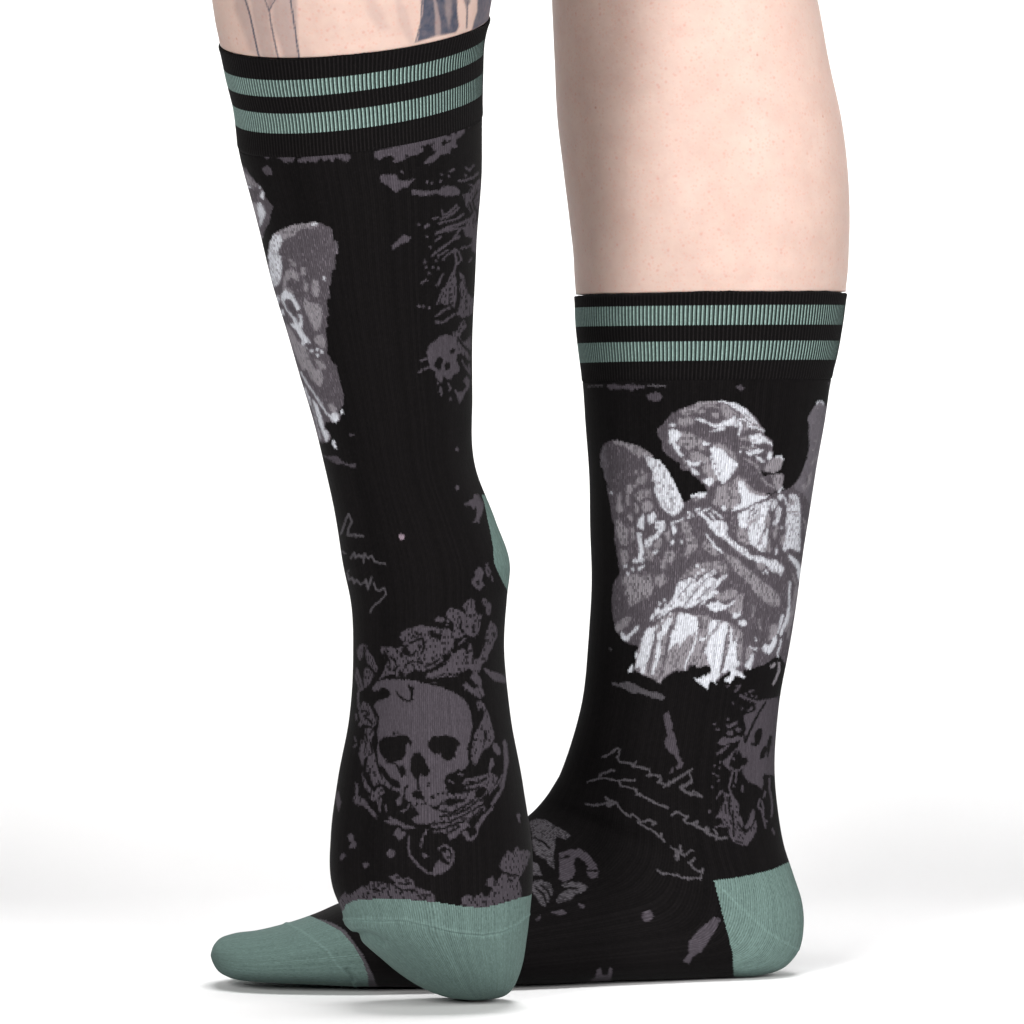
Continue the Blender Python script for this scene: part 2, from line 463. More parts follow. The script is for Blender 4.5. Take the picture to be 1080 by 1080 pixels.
@ 560 720 .3
B 48,88 50,86 50,82 53,78 56,76 58,74 60,75 58,79 56,82 54,85 51,87 50,89
@ 210 940 .5684
S 82,20 88,24 98,38 104,50 108,60 102,62 100,48 94,36 86,28
S 68,16 74,17 82,20 84,24 78,20
#
@ 245 155 .8308
B 26,6 30,7 34,9 31,10 27,8
B 38,8 44,8 50,9 56,9 52,13 46,14 43,11
B 57,12 62,9 68,8 78,7 90,7 100,6 104,8 101,13 97,13 96,10 90,10 88,13 84,10 80,13 78,10 74,13 66,13 58,14
B 26,20 27,18 31,16 34,19 35,24 31,25 28,23
D 3,16 10,17 14,22 18,27 21,31 24,33 27,38 29,44 33,49 36,52 34,57 33,64 31,69 28,74 27,80 22,80 12,60 7,40
m 8,20 14,24 18,30 22,34 18,36 14,33 9,30
W- 1.8 10,35 16,35
W 24,43 26,39 28,40 28,46 25,45
W. 1.2 24,35
W 22,50 24,48 27,52 29,58 28,62 26,68 24,70 24,62 21,56
M 17,49 22,49 22,54 23,60 24,68 21,70 19,60
W 22,73 24,74 23,79 21,76
M. 1.5 26,79
D 33,82 36,77 40,74 46,71 54,68 62,67 72,66 78,67 84,70 88,73 88,82 91,82 93,93 90,94 90,108 31,108 31,96 32,88
m 37,76 44,72 52,69 62,67 72,66 75,68 68,71 60,72 54,77 48,80 44,82 40,80
w 36,77 42,77 44,82 42,88 40,92 42,100 43,108 31,108 31,98 32,90 33,84
W- 1.5 70,68 74,67
M 46,98 50,95 54,100 57,106 48,108
Q- 1.6 91,84 92,92
@ 265 270 .8308
D 15,0 72,0 73,12 70,14 70,24 68,26 69,38 66,38 68,52 66,54 67,62 65,64 66,72 67,80 66,84 69,89 71,93 75,96 76,108 40,108 34,92 29,76 23,58 20,48 16,30 13,16
w 15,0 26,0 27,10 26,20 23,26 20,27 17,20 16,10
M 31,12 37,12 41,16 42,22 38,21 34,18 30,26 38,32 34,34 28,30 28,20
M 43,10 47,10 48,16 44,17
M 54,20 58,22 60,30 58,36 54,34 53,28
M 46,20 50,24 50,32 46,30
M 33,2 38,6 40,10 35,8
W. 1.6 64,20
M 46,36 50,40 58,42 62,44 62,54 60,64 56,66 52,58 48,50 46,44
M 56,70 62,68 65,74 64,82 58,78 55,74
W 26,34 30,29 33,32 36,34 39,38 42,44 43,46 40,48 38,44 36,40 31,37 29,40 31,46 35,51 39,54 41,60 43,56 41,51 44,52 45,58 44,64 46,68 50,73 52,77 48,76 46,78 50,82 48,82 44,78 44,73 42,70 40,66 36,62 34,59 38,60 36,55 32,50 29,44 26,38
W 22,36 24,34 25,42 23,42
W 26,48 28,46 29,52 27,52
W. 1.7 53,83 58,87 62,84 58,82
M 30,58 36,66 42,76 48,80 52,92 56,100 60,104 56,108 48,104 42,94 36,80 32,68
M 55,90 62,92 66,98 60,100
W 36,94 42,100 44,107 46,108 40,108
@ 300 390 .8308
D 7,0 46,0 49,12 52,21 52,30 49,34 47,38 50,40 48,44 45,47 40,45 36,46 35,50 39,54 41,60 38,64 34,64 29,62 22,54 19,42 14,26
M 20,0 32,0 34,8 32,15 28,13 24,8
W- 1.5 14,2 20,12 24,18 28,24 34,34 40,41
W 40,42 43,36 46,38 48,42 45,47 42,45
W 49,36 51,35 52,38 50,40
M 38,30 42,30 46,34 44,38 40,36
W 31,27 35,34 38,40 36,38
W 24,25 27,28 30,34 32,40 34,46 35,52 38,54 39,60 37,64 34,58 32,52 29,44 27,36
W- 1.6 22,24 26,36 29,48 32,60
W- 1.3 18,16 23,30
M- 1.3 24,42 28,54 31,62
W 42,61 44,63 46,69 44,69 42,65
D- 1.2 23,26 27,38 30,50 33,60
B 30,75 38,76 44,75 48,77 50,80 54,82 60,83 62,82 63,86 60,86 54,84 50,82 46,83 42,80 36,77
B 56,56 59,57 62,56 60,58 58,58
@ 395 120 .8308
B 0,33 10,31 22,28 32,26 40,23 46,21 52,20 58,18 64,17 72,13 79,11 79,16 76,20 72,22 71,26 73,28 72,30 67,30 66,35 62,35 58,36 54,40 48,44 43,44 46,40 50,37 54,33 51,31 50,28 54,25 46,27 40,29 43,31 42,34 36,36 30,38 22,42 15,43 18,39 14,36 8,38 4,41 0,38
K. 1.3 71,16 60,26 28,37 62,24
K- 1.5 60,27 66,24
K 62,18 66,17 68,19 64,20
B- 1.8 82,11 85,9
B 5,54 12,53 20,54 20,57 24,59 30,58 36,57 33,60 30,63 26,65 22,66 20,69 16,67 13,64 9,61 5,59
B. 1.7 24,51
B 33,67 38,67 44,68 50,67 56,67 60,64 66,63 72,64 75,68 74,71 68,72 60,72 54,70 48,71 42,72 38,71 33,71
B. 1.4 59,53 46,60 50,61 65,55 58,59 68,50 80,54
B- 1.6 66,50 70,49
B- 1.8 80,47 83,50 87,45
B- 2.4 74,59 80,58 86,56 91,52
B- 1.5 83,62 86,63
b 90,58 96,56 95,108 80,108 78,100 82,94 84,86 80,80 78,74 77,71 82,69 84,66 88,62
K- 1.5 90,68 86,76 88,84
K- 1.3 83,78 86,86 82,92
K- 1.3 90,84 90,94
B- 2.2 58,92 64,90 70,86 74,82
B- 2.2 56,96 64,94 72,92 78,88
B- 3 54,105 60,102 68,98 76,96 82,93
B- 2 64,103 72,100 78,100
B- 2 59,85 60,89 66,86 72,80
B- 1.6 51,92 56,91
B. 1.4 39,97
B 43,100 47,95 49,98 44,101
B- 2 70,108 76,100
@ 395 240 .8308
B 15,16 20,12 26,6 32,8 30,12 24,14 20,17 16,19
B 80,0 94,0 93,16 91,24 85,20 86,10 82,6
B- 2 54,5 62,3 68,0
B- 2 53,12 58,8
B- 2.4 50,25 56,20 62,16 68,11 74,8
B- 1.6 60,28 66,22 72,19
B- 1.6 58,24 64,20
B- 2 70,18 73,20
B- 2 76,18 82,17 86,14
B. 1.6 44,30 54,29 45,35 51,35 56,36 48,40 56,25 49,17 46,8
B- 2 56,50 58,44 60,41
B- 2 41,49 46,46
B. 1.3 54,51
B- 2.4 70,20 72,30 70,38 66,46 62,54 58,60
B- 2 74,22 76,28 73,32
b 72,46 70,38 66,46 62,52 58,54 60,58 56,62 54,68 58,66 62,68 66,66 70,70 72,60
b 74,38 78,42 80,50 82,58 86,62 88,66 87,74 82,78 76,79 72,76 74,70 76,62 74,52 76,46
K- 1.8 73,44 73,58 73,70
K. 1 66,54 62,60 67,62 78,56 80,64 68,50
B- 2 54,77 60,73 66,70
B- 2.4 54,83 60,83 66,79 70,76
B- 2 83,30 85,27
B. 1.6 39,69 43,69 48,70
B- 2 74,88 78,82
B- 2 70,92 76,90 80,86
@ 420 320 .8308
B 25,42 27,37 32,33 36,29 42,27 47,29 50,33 52,37 56,42 52,46 51,50 54,56 53,60 48,63 46,67 42,66 40,63 38,70 35,67 33,64 32,59 28,57 27,52 26,48
K 33,50 36,46 40,49 38,53 38,58 34,58 31,54
K 41,52 44,51 46,54 45,58 42,59 40,56
K 45,42 48,39 50,40 49,44 46,45
B. 1.4 35,70 36,77 46,84
B- 2 37,73 38,80
B- 1.8 45,76 46,74 44,70
B- 2 20,50 25,49
B- 2 18,60 22,58 26,56
B 49,75 53,78 57,77 60,72 57,68 60,64 63,68 62,74 58,80 56,84 54,88 52,83
b 48,25 52,24 56,22 54,18 58,15 60,20 57,25 54,30 57,34 60,32 64,28 64,40 60,42 64,48 62,50 56,44 52,40 50,34 48,30
B- 1.8 56,50 58,54 62,60
B- 1.5 62,54 63,62
K- 1.5 52,30 56,36 60,40 62,42
K- 1.3 56,26 58,32
K- 1.3 52,46 56,46
@ 0 0 1
B. 2 482,474
@ 450 500 .8308
B. 2.2 27,12
B 41,18 45,17 47,21 50,26 50,30 48,36 46,40 47,43 44,42 40,43 43,39 44,34 43,28 41,31 38,27 34,28 33,26 38,23 41,22
B 40,96 40,92 43,90 42,86 45,82 48,82 50,86 49,92 48,94 51,97 48,100 46,102 43,100
K 43,94 46,93 46,97 43,96
B- 2 53,79 52,85 54,89 56,86 54,82
B- 1.5 57,90 58,94
@ 340 520 .8308
S- 1.8 16,36 19,29 21,22 23,18
S- 1.8 23,19 26,25 23,31 22,37 26,37 29,36 29,38 32,37 36,38
S- 1.8 17,51 20,53
S- 1.8 25,57 28,52 29,57 32,54 34,56 37,54 40,57 43,55 46,60 50,61 55,62
S- 1.8 36,61 37,53
S- 1.8 22,70 23,76 26,74 28,79 30,76 33,80 36,79 38,76 40,80
S- 2 38,76 40,84 43,74
S- 1.8 45,79 47,84 50,86 54,83 56,88 53,92 49,96 45,99 42,104
S. 1 23,68
P. 3 69.5,38.5
@ 360 620 .9818
b 16,66 18,60 22,58 27,60 28,66 32,70 35,76 36,80 39,84 37,88 33,86 30,82 27,78 25,72 23,66 22,64 22,72 19,75 17,72
K- 1.4 24,62 24,72
K- 1.3 28,80 35,88
b 24,84 27,82 31,86 34,90 31,98 28,102 24,106 23,96
B 15,86 18,88 20,94 22,106 19,108 16,98 14,92
K- 1 17,90 20,102
b 40,65 42,61 45,60 47,62 52,61 56,64 60,62 65,62 62,66 66,70 70,70 72,68 68,62 64,58 63,54 60,51 62,47 67,43 72,42 76,41 82,39 90,40 96,41 102,43 110,42 116,46 118,52 112,66 104,76 96,82 88,86 78,86 70,88 66,92 58,92 48,91 44,92 38,96 44,86 46,78 48,74 44,72 42,68
K 89,44 93,43 96,48 100,50 103,46 104,52 100,54 95,54 91,51
K- 2 72,57 78,54 84,52 86,60
K- 2 80,58 81,62
K. 1.2 70,48 73,52 66,55 71,57 82,48 83,68 77,66 98,68 95,73 102,56 54,74
K- 1.4 71,71 76,67
K 60,66 63,67 65,73 61,72
K- 1.4 55,74 57,80
K- 1.4 44,70 49,74 50,78
K. 1.3 64,56 68,60 75,50 78,47 85,62 88,56 93,62 90,70 86,74 80,74 74,80 100,62 96,66 48,66 52,72 58,66 50,84
K- 1.4 44,66 48,72 46,78
K- 1.4 84,52 86,62 84,66
K- 1.3 92,56 94,64 90,72
K- 1.2 66,80 74,76 84,78
K- 1.2 54,86 60,80
@ 450 610 .9818
b 20,36 22,33 26,31 30,32 34,32 37,35 40,33 37,29 39,26 44,22 48,21 50,24 50,30 52,36 54,38 58,38 56,44 55,52 53,58 49,61 44,60 40,57 37,60 33,62 28,61 28,52 28,46 24,42 20,40
K. 1.3 39,35 34,41 45,39 42,50 38,55
K- 1.6 36,44 35,52 37,56
K 48,48 50,48 50,57 47,57 47,52
B 8,43 12,40 16,40 19,43 16,45 10,45
B. 1.4 22,44 21,48
b 57,22 60,20 64,24 67,27 67,34 65,39 61,36 62,30 58,27
b 66,44 70,46 73,52 73,60 70,66 68,72 64,78 63,84 58,88 56,94 54,98 48,97 44,93 40,96 34,98 24,100 10,104 0,106 0,94 12,90 24,84 26,80 24,76 28,78 34,74 38,72 42,76 44,70 43,66 46,68 48,76 47,82 50,84 56,80 58,74 61,68 61,62 62,54 64,50
K- 1.4 69,56 70,60
K. 1.5 42,77 44,95
K 48,80 52,79 55,80 53,84 49,84
B- 2 33,68 40,63
B. 2 26,70
b 0,52 8,50 14,53 20,54 20,62 18,66 21,72 16,78 8,88 0,92
K 2,55 6,54 12,58 16,58 14,66 10,62 5,61
K. 1.2 10,80 7,84
K- 1.8 0,98 10,94 20,88
K 15,80 22,78 25,82 18,86
B 59,94 62,93 68,97 74,99 80,102 84,108 78,108 70,106 64,100
K- 1.4 2,104 14,102 28,99
K- 1.2 0,107 20,104
B 45,102 50,98 54,102 57,108 50,108 47,106
@ 360 620 .9818
K- 1.6 46,91 56,91
K 60,84 63,86 66,90 62,94 59,90
K- 1.8 68,90 76,86 86,87 96,83 104,78 110,72
K- 1.8 86,82 92,80 102,74
K 76,94 90,93 102,90 110,88 126,86 126,104 110,102 104,102 94,99 84,97
B- 1 88,92 108,88 122,87
B- 1 92,94 108,91 120,91
B- 1 94,97 108,96 116,97
@ 360 700 .9818
B 32,26 36,20 40,18 48,16 58,16 68,17 76,17 82,20 90,21 98,23 104,25 112,28 120,32 126,36 131,43 134,50 135,58 136,66 134,72 133,80 132,88 131,96 132,104 126,110 116,112 110,114 106,122 110,130 106,140 100,146 90,150 80,156 74,150 72,144 66,140 58,136 50,128 44,120 40,110 38,100 37,90 38,78 36,66 36,54 33,46 36,40 46,36 50,32 49,28 46,26 40,27 34,29
K 24,32 28,26 32,28 38,30 44,31 47,32 48,29 46,27 41,27 40,25 45,25 50,28 51,32 48,36 42,36 36,38 30,39 24,37
K- 2.2 30,38 32,44 35,50 38,56 37,64 36,72 35,80 34,88 35,100 37,106
K- 1.6 57,29 60,33 64,37 70,39 74,37
K 68,21 72,23 76,24 75,28 74,36 71,37 71,28 69,25
K 40,0 46,0 43,6 38,14 34,20 28,26 24,30 24,26 30,20 34,12
b 18,52 20,42 24,39 28,42 31,46 33,52 35,58 36,62 33,66 28,64 24,62 20,65 17,63 20,58
K- 1.4 21,49 26,49 28,52 25,54
K- 1.4 23,54 28,58 32,62
B- 2 18,28 17,38 18,46
B- 1.6 15,52 16,58
B- 2.4 16,6 19,16 22,26
b 24,68 30,66 34,70 31,78 32,86 34,94 35,108 28,108 28,98 26,86 24,76
K- 1.4 30,82 32,92 31,100
K- 1.2 25,72 27,80
b 20,77 23,80 26,90 28,96 24,98 22,106 20,100 18,92 20,86
B- 1.6 13,86 16,84
B- 1.2 14,76 15,80
K. 1 24,92
K 39,80 44,76 50,75 56,75 60,73 66,74 70,76 73,81 72,86 69,82 67,84 67,90 66,96 62,100 56,102 50,101 44,98 40,92 39,86
K- 1.5 54,73 55,71
K. 1 58,71
K 90,80 94,75 102,75 110,74 116,76 122,80 124,84 120,87 118,92 119,98 116,97 113,100 108,100 104,97 103,92 98,94 94,92 90,86
K 72,98 75,93 80,91 84,95 87,100 89,106 92,110 90,116 86,117 82,114 80,120 81,126 82,130 79,130 78,122 74,116 71,110 71,104
@ 360 790 .9818
K 38,18 42,16 45,20 48,26 52,30 56,32 60,34 62,40 58,41 54,38 52,42 60,44 62,48 58,54 56,60 58,66 64,64 70,68 74,60 72,56 76,60 80,66 74,68 72,72 66,72 60,72 54,68 50,66 47,60 46,50 48,42 52,38 46,32 42,26
K- 1.8 46,13 52,14 58,17 60,22 63,28
K 60,18 64,17 67,22 67,28 63,28 61,24
K- 1.6 66,40 65,48 66,56
K 72,46 76,43 80,42 84,45 86,50 87,55 82,52 78,52 74,50
K. 1.2 91,35 90,38 68,39 100,46 105,46 72,56 78,57 83,57 87,56
K 92,48 96,48 97,52 93,52
B 56,54 60,50 62,46 63,54 62,58 58,58
B- 1.6 62,65 68,62 70,58
b 28,8 34,4 36,14 38,22 41,28 45,33 52,38 50,41 44,40 38,36 34,40 30,36 27,26 26,18
K- 1.3 24,24 27,32 30,40
K- 1.2 28,24 30,32 33,40
K- 1.3 33,40 40,36 48,41
b 21,24 24,30 28,38 32,42 34,46 37,40 42,40 45,44 41,48 38,50 34,54 30,52 28,50 32,48 28,44 24,40 22,32
b 14,34 17,36 18,42 17,48 20,50 25,53 28,58 33,64 38,70 36,72 31,68 27,62 22,58 17,58 12,54 13,50 15,46 14,40
B- 2 41,52 40,58 40,64
B- 1.6 45,58 47,64
B- 2 36,48 38,56
B 50,70 56,73 64,77 70,80 77,81 74,83 66,82 60,79 54,78 46,76 45,73 52,75 48,71
B 55,85 59,82 62,84 60,88 65,84 67,88 64,91 60,95 57,91 54,89
B 74,72 78,69 82,68 78,63 84,61 92,59 100,62 110,64 118,62 124,60 120,68 112,72 102,75 92,77 82,78 76,76 73,74
K- 1.4 92,59 100,62 110,64
@ 450 790 .9818
K 20,34 22,30 26,28 30,22 34,20 38,26 42,26 48,22 54,20 58,16 60,8 64,2 70,4 68,10 63,18 58,24 52,26 44,29 38,32 30,33 24,36 22,38
B- 1.6 23,32 28,35
B- 1.6 33,26 38,27
b 40,31 48,30 56,28 62,26 66,24 69,27 66,32 60,36 54,40 48,44 42,46 36,44 40,40 36,36
K- 1.6 20,35 24,39 30,41 38,43 45,42
K- 1.4 26,48 34,49 42,48 50,43
K- 1.3 30,36 36,35
K- 1.3 44,34 52,35 60,32
B 64,20 66,12 69,10 70,16 67,20 65,26
K 18,52 24,49 30,52 36,51 42,49 48,50 46,56 40,58 34,60 28,64 24,66 22,62 18,57
B 24,54 30,53 34,55 28,58 24,58
B- 2 16,66 24,66 34,63 44,58
B- 2 18,70 28,69 38,66 48,60 58,54
B- 2 10,73 24,73 38,70 46,66 56,62 60,63
B- 2 6,80 16,80 28,77 38,73 44,72
B- 2 8,86 18,84 28,80
B- 2 46,60 54,56 58,54
B- 1.8 48,54 51,50
b 14,60 20,46 34,46 46,44 58,38 66,32 70,26 74,30 68,40 60,48 52,54 58,54 60,62 50,70 44,78 40,82 30,88 24,92 20,88 10,84 4,80
K 50,43 57,39 63,40 60,47 54,51 50,49
K- 1.6 20,40 34,45 46,43 54,39
K- 1.4 30,36 42,38 54,34 62,30
K 18,53 24,50 30,52 36,51 41,50 38,55 30,57 24,60 20,57
K- 1.6 14,64 26,66 38,60 48,53
K- 1.6 14,70 28,68 42,62 53,53
K- 1.5 6,77 22,76 36,70 48,63 58,57
K- 1.8 2,84 18,82 30,78 41,73
K- 1.5 20,88 28,84 34,80
K- 1.4 44,76 50,68 58,62
B 28,86 33,82 37,78 40,76 38,82 34,87 30,92 24,94 23,93
B 36,86 40,84 43,86 44,90 46,92 49,90 52,86 50,80 53,76 56,70 62,66 66,61 70,59 68,64 62,70 58,76 54,82 52,90 47,95 42,95 40,92
B- 2 40,78 44,80
B 80,-7 83,-6 84,10 83,24 82,30 80,40 76,48 72,54 69,58 66,58 70,50 76,42 79,34 79,26 81,16 80,2
B- 1.5 78,28 74,36 68,42 65,46
B- 1.4 80,30 76,38
B. 2.5 95,69
B- 2 95,70 96,75
@ 450 700 .9818
K 0,18 12,19 22,22 32,28 38,34 42,40 46,47 48,56 48,66 47,72 50,68 53,66 54,60 58,56 60,52 59,46 56,50 53,48 52,42 50,37 44,32 38,26 36,22 44,26 50,34 46,30 42,22 36,18 40,14 34,12 20,14 8,15 0,16
b 37,22 41,19 45,24 49,26 54,23 58,26 60,32 56,36 52,34 46,30 40,27
B 46,12 50,8 54,12 57,18 57,24 52,22 48,18
b 52,40 56,38 60,42 62,48 65,54 67,62 69,70 70,78 66,84 62,88 58,90 55,96 52,104 48,104 46,96 47,86 48,78 50,72 54,66 56,60 59,56 60,50 57,46 53,48
K- 1.4 46,76 50,79 53,78
K. 1.5 44,84 43,88
B 60,5 64,7 70,9 76,10 80,13 84,18 80,20 76,17 70,16 64,11
B 69,82 73,83 76,88 77,93 74,95 70,91 68,86
B 79,80 81,78 83,81 84,90 85,100 84,108 80,108 80,96
B 66,98 69,97 70,106 65,108
K 55,96 58,90 62,88 66,86 67,92 66,98 62,108 56,108
K- 1.3 60,70 62,78
@ 345 870 .8308
B 18,10 20,7 23,9 24,14 26,17 25,20 20,21 19,18 22,16 19,13
B 11,29 12,26 15,25 17,27 15,29 12,31
B. 4.4 56,25
B 31,35 34,32 37,35 34,38
B- 2.2 72,10 71,18 72,26 76,31 82,37 88,42 93,43 100,42 106,38 110,32 111,26 108,20 102,18 98,21
B 94,36 98,30 102,34 106,36 104,40 98,42 92,42
b 100,24 106,22 109,28 108,34 104,30
B- 1.8 82,20 84,10 88,4
B- 2 84,26 88,28
B. 2 86,27
B- 2 80,36 86,40
b 10,68 12,63 16,59 20,62 22,60 26,57 30,54 35,54 38,50 42,50 48,51 54,52 58,54 60,50 54,46 60,43 66,47 72,46 76,50 77,54 82,56 86,58 90,58 94,62 95,70 80,70 60,70 40,70 20,70 14,78
K. 1.3 45,53 50,56 64,60 70,51 36,60 56,64 80,62 86,64 74,58
K- 1.3 40,56 46,58
K- 1.3 60,54 66,58
K- 1.3 66,52 72,51
K- 1.3 68,57 77,57
@ 470 860 .6
b 10,58 10,52 15,50 18,52 23,49 25,52 28,50 30,46 25,44 27,40 30,38 31,42 34,40 36,36 34,32 36,27 40,22 42,24 45,20 47,22 52,22 54,24 52,30 50,34 48,38 46,40 48,46 48,54 42,56 36,59 28,62 20,62 14,62
K- 1.3 36,36 42,38 46,38
K- 1.2 40,40 42,42
@ 200 720 .3
B 46,36 47,34 48,38 47,41
'''
ART_FLAT, ART_RAISED = ART.split('#')

def box(a, r):
    for ax in (0, 1):
        c = np.cumsum(np.concatenate([np.zeros_like(np.take(a, [0], ax)), a], ax), ax)
        n = a.shape[ax]
        hi = np.minimum(np.arange(n) + r + 1, n); lo = np.maximum(np.arange(n) - r, 0)
        w = (hi - lo).astype(float)
        a = (np.take(c, hi, ax) - np.take(c, lo, ax)) / (w[:, None] if ax == 0 else w[None, :])
    return a

def stitch_colors(cv, fx, fy, J, ii):
    # the statue's greys are mixed by floating two yarns together, so they grade into one another
    key = cv // 2
    lev = np.sqrt(YLIN[:, 1])[key]
    st = (key >= 3) & (key <= 6)
    m = st.astype(float)
    bl = box(box(lev * m, 3), 3) / np.maximum(box(box(m, 3), 3), 1e-6)
    lev = np.where(st, .68 * lev + .32 * bl, lev)
    tint = YLIN / np.maximum(YLIN[:, 1:2], 1e-6)
    h = lev.shape[0] - 1
    keep = np.isin(key[np.clip((fy * 2).astype(int), 0, h), np.clip((fx * 2).astype(int), 0, h)], (2, 7))
    gx = fx + np.where(keep, .3, 1.0) * (hash2(J, ii // 2, 11) - .5)
    gy = fy + np.where(keep, .3, 1.6) * (hash2(J // 2, ii // 2, 12) - .5)
    acc = 0
    for dx in (-.55, 0, .55):
        for dy in (-.55, 0, .55):
            yi = np.clip(((gy + dy) * 2).astype(int), 0, h); xi = np.clip(((gx + dx) * 2).astype(int), 0, h)
            acc = acc + (lev[yi, xi] ** 2)[..., None] * tint[key[yi, xi]]
    col = acc / 9
    yi = np.clip((gy * 2).astype(int), 0, h); xi = np.clip((gx * 2).astype(int), 0, h)
    k0 = key[yi, xi]
    r = hash2(J // 2, ii // 2, 3)
    fl = (cv[yi, xi] % 2 == 1) & (r < np.where(k0 == 1, .20, .28))
    mixf = np.where(k0 == 1, .25, .42)[..., None]
    col = np.where(fl[..., None], mixf * col + (1 - mixf) * YLIN[DARKER[k0]], col)
    r2 = hash2(J, ii // 2, 21)
    stray = np.where((k0 == 6) & (r2 < .08), .72, np.where((k0 == 5) & (r2 < .12), .62, np.where((k0 == 3) & (r2 > .90), 1.6, 1.0)))
    return col * stray[..., None]

# ------------------------------------------------------------------ loft of a limb through measured sections
# section: front edge x,y | back edge x,y (photo pixels) | centre depth, half depth (m) | tilt | roundness front, back | sole
def loft(sections, step, nu, inset=0.0, squash=1.0):
    sec = np.array(sections, float)
    d = np.maximum(np.hypot(*(np.diff(sec[:, 0:2], axis=0).T)), np.hypot(*(np.diff(sec[:, 2:4], axis=0).T)))
    L = np.concatenate([[0], np.cumsum(np.maximum(d, 1.0))])
    n = max(int(L[-1] / step), 8)
    t = np.linspace(0, L[-1], n + 1)
    m = np.zeros_like(sec)
    h = np.diff(L); sl = np.diff(sec, axis=0) / h[:, None]
    m[1:-1] = (sl[:-1] * h[1:, None] + sl[1:] * h[:-1, None]) / (h[1:] + h[:-1])[:, None]
    m[0], m[-1] = sl[0], sl[-1]
    i = np.clip(np.searchsorted(L, t, side='right') - 1, 0, len(h) - 1)
    u = ((t - L[i]) / h[i])[:, None]; hh = h[i][:, None]
    q = (2*u**3 - 3*u**2 + 1) * sec[i] + (u**3 - 2*u**2 + u) * hh * m[i] + (-2*u**3 + 3*u**2) * sec[i+1] + (u**3 - u**2) * hh * m[i+1]
    th = 2 * math.pi * np.arange(nu) / nu
    c, s = np.cos(th)[None, :], np.sin(th)[None, :]
    A, B = q[:, 0:2], q[:, 2:4]
    yc, hd, tau, nA, nB, sole = (q[:, k:k+1] for k in range(4, 10))
    half = np.hypot(*(B - A).T)[:, None] * .5
    f = np.maximum(1 - inset / np.maximum(half, 1e-6), 0.0)
    nn = np.where(c > 0, nB, nA)
    cx = np.sign(c) * np.abs(c) ** (2 / nn) * f
    sy = np.sign(s) * np.abs(s) ** (2 / nn)
    hd = np.maximum(hd - inset * 0.00037, 0.0002)
    ax, az = unproject(A[:, 0:1], A[:, 1:2], yc)
    yb = yc - 0.8 * hd * sole
    bx, bz = unproject(B[:, 0:1], B[:, 1:2], yb)
    bx = (bx * (CAM_D + yc) / (CAM_D + yb))
    X = (ax + bx) / 2 + (bx - ax) / 2 * cx
    Z = (az + bz) / 2 + (bz - az) / 2 * cx + sy * hd * np.sin(tau)
    Y = yc + hd * sy * np.cos(tau) + 0 * X
    return np.stack([X, Y, Z], -1), t

def grid_normals(P):
    du = np.roll(P, -1, 1) - np.roll(P, 1, 1)
    dv = np.gradient(P, axis=0)
    n = np.cross(du, dv)
    n /= np.maximum(np.linalg.norm(n, axis=-1, keepdims=True), 1e-12)
    c = P.mean(axis=1, keepdims=True)
    if (n * (P - c)).sum() < 0: n = -n
    return n

def mesh_from(name, V, faces, mat, parent=None, face_color=None, point_attr=None):
    faces = np.asarray(faces)
    used, inv = np.unique(faces.ravel(), return_inverse=True)
    V2 = V[used]; F = inv.reshape(faces.shape)
    me = bpy.data.meshes.new(name)
    me.vertices.add(len(V2)); me.vertices.foreach_set('co', V2.astype(np.float32).ravel())
    me.loops.add(F.size); me.loops.foreach_set('vertex_index', F.astype(np.int32).ravel())
    me.polygons.add(len(F))
    me.polygons.foreach_set('loop_start', np.arange(0, F.size, F.shape[1], dtype=np.int32))
    me.update(calc_edges=True); me.validate()
    me.polygons.foreach_set('use_smooth', np.ones(len(me.polygons), bool))
    if face_color is not None:
        a = me.attributes.new('yarn', 'FLOAT_COLOR', 'FACE')
        rgba = np.ones((len(F), 4), np.float32); rgba[:, :3] = face_color
        a.data.foreach_set('color', rgba.ravel())
    if point_attr is not None:
        for k, arr in point_attr.items():
            a = me.attributes.new(k, 'FLOAT', 'POINT'); a.data.foreach_set('value', arr[used].astype(np.float32))
    me.materials.append(mat)
    o = bpy.data.objects.new(name, me)
    COL.objects.link(o)
    if parent is not None: o.parent = parent
    return o

def quads(nr, nu, flip):
    i, j = np.meshgrid(np.arange(nr - 1), np.arange(nu), indexing='ij')
    a = i * nu + j; b = i * nu + (j + 1) % nu
    f = np.stack([a, b, b + nu, a + nu], -1)
    return f[..., ::-1] if flip else f

def volume_sign(P):
    c = P.reshape(-1, 3).mean(0)
    du = np.roll(P, -1, 1) - P
    dv = np.diff(P, axis=0)
    n = np.cross(du[:-1], dv)
    return ((P[:-1] - P[:-1].mean(1, keepdims=True)) * n).sum() > 0

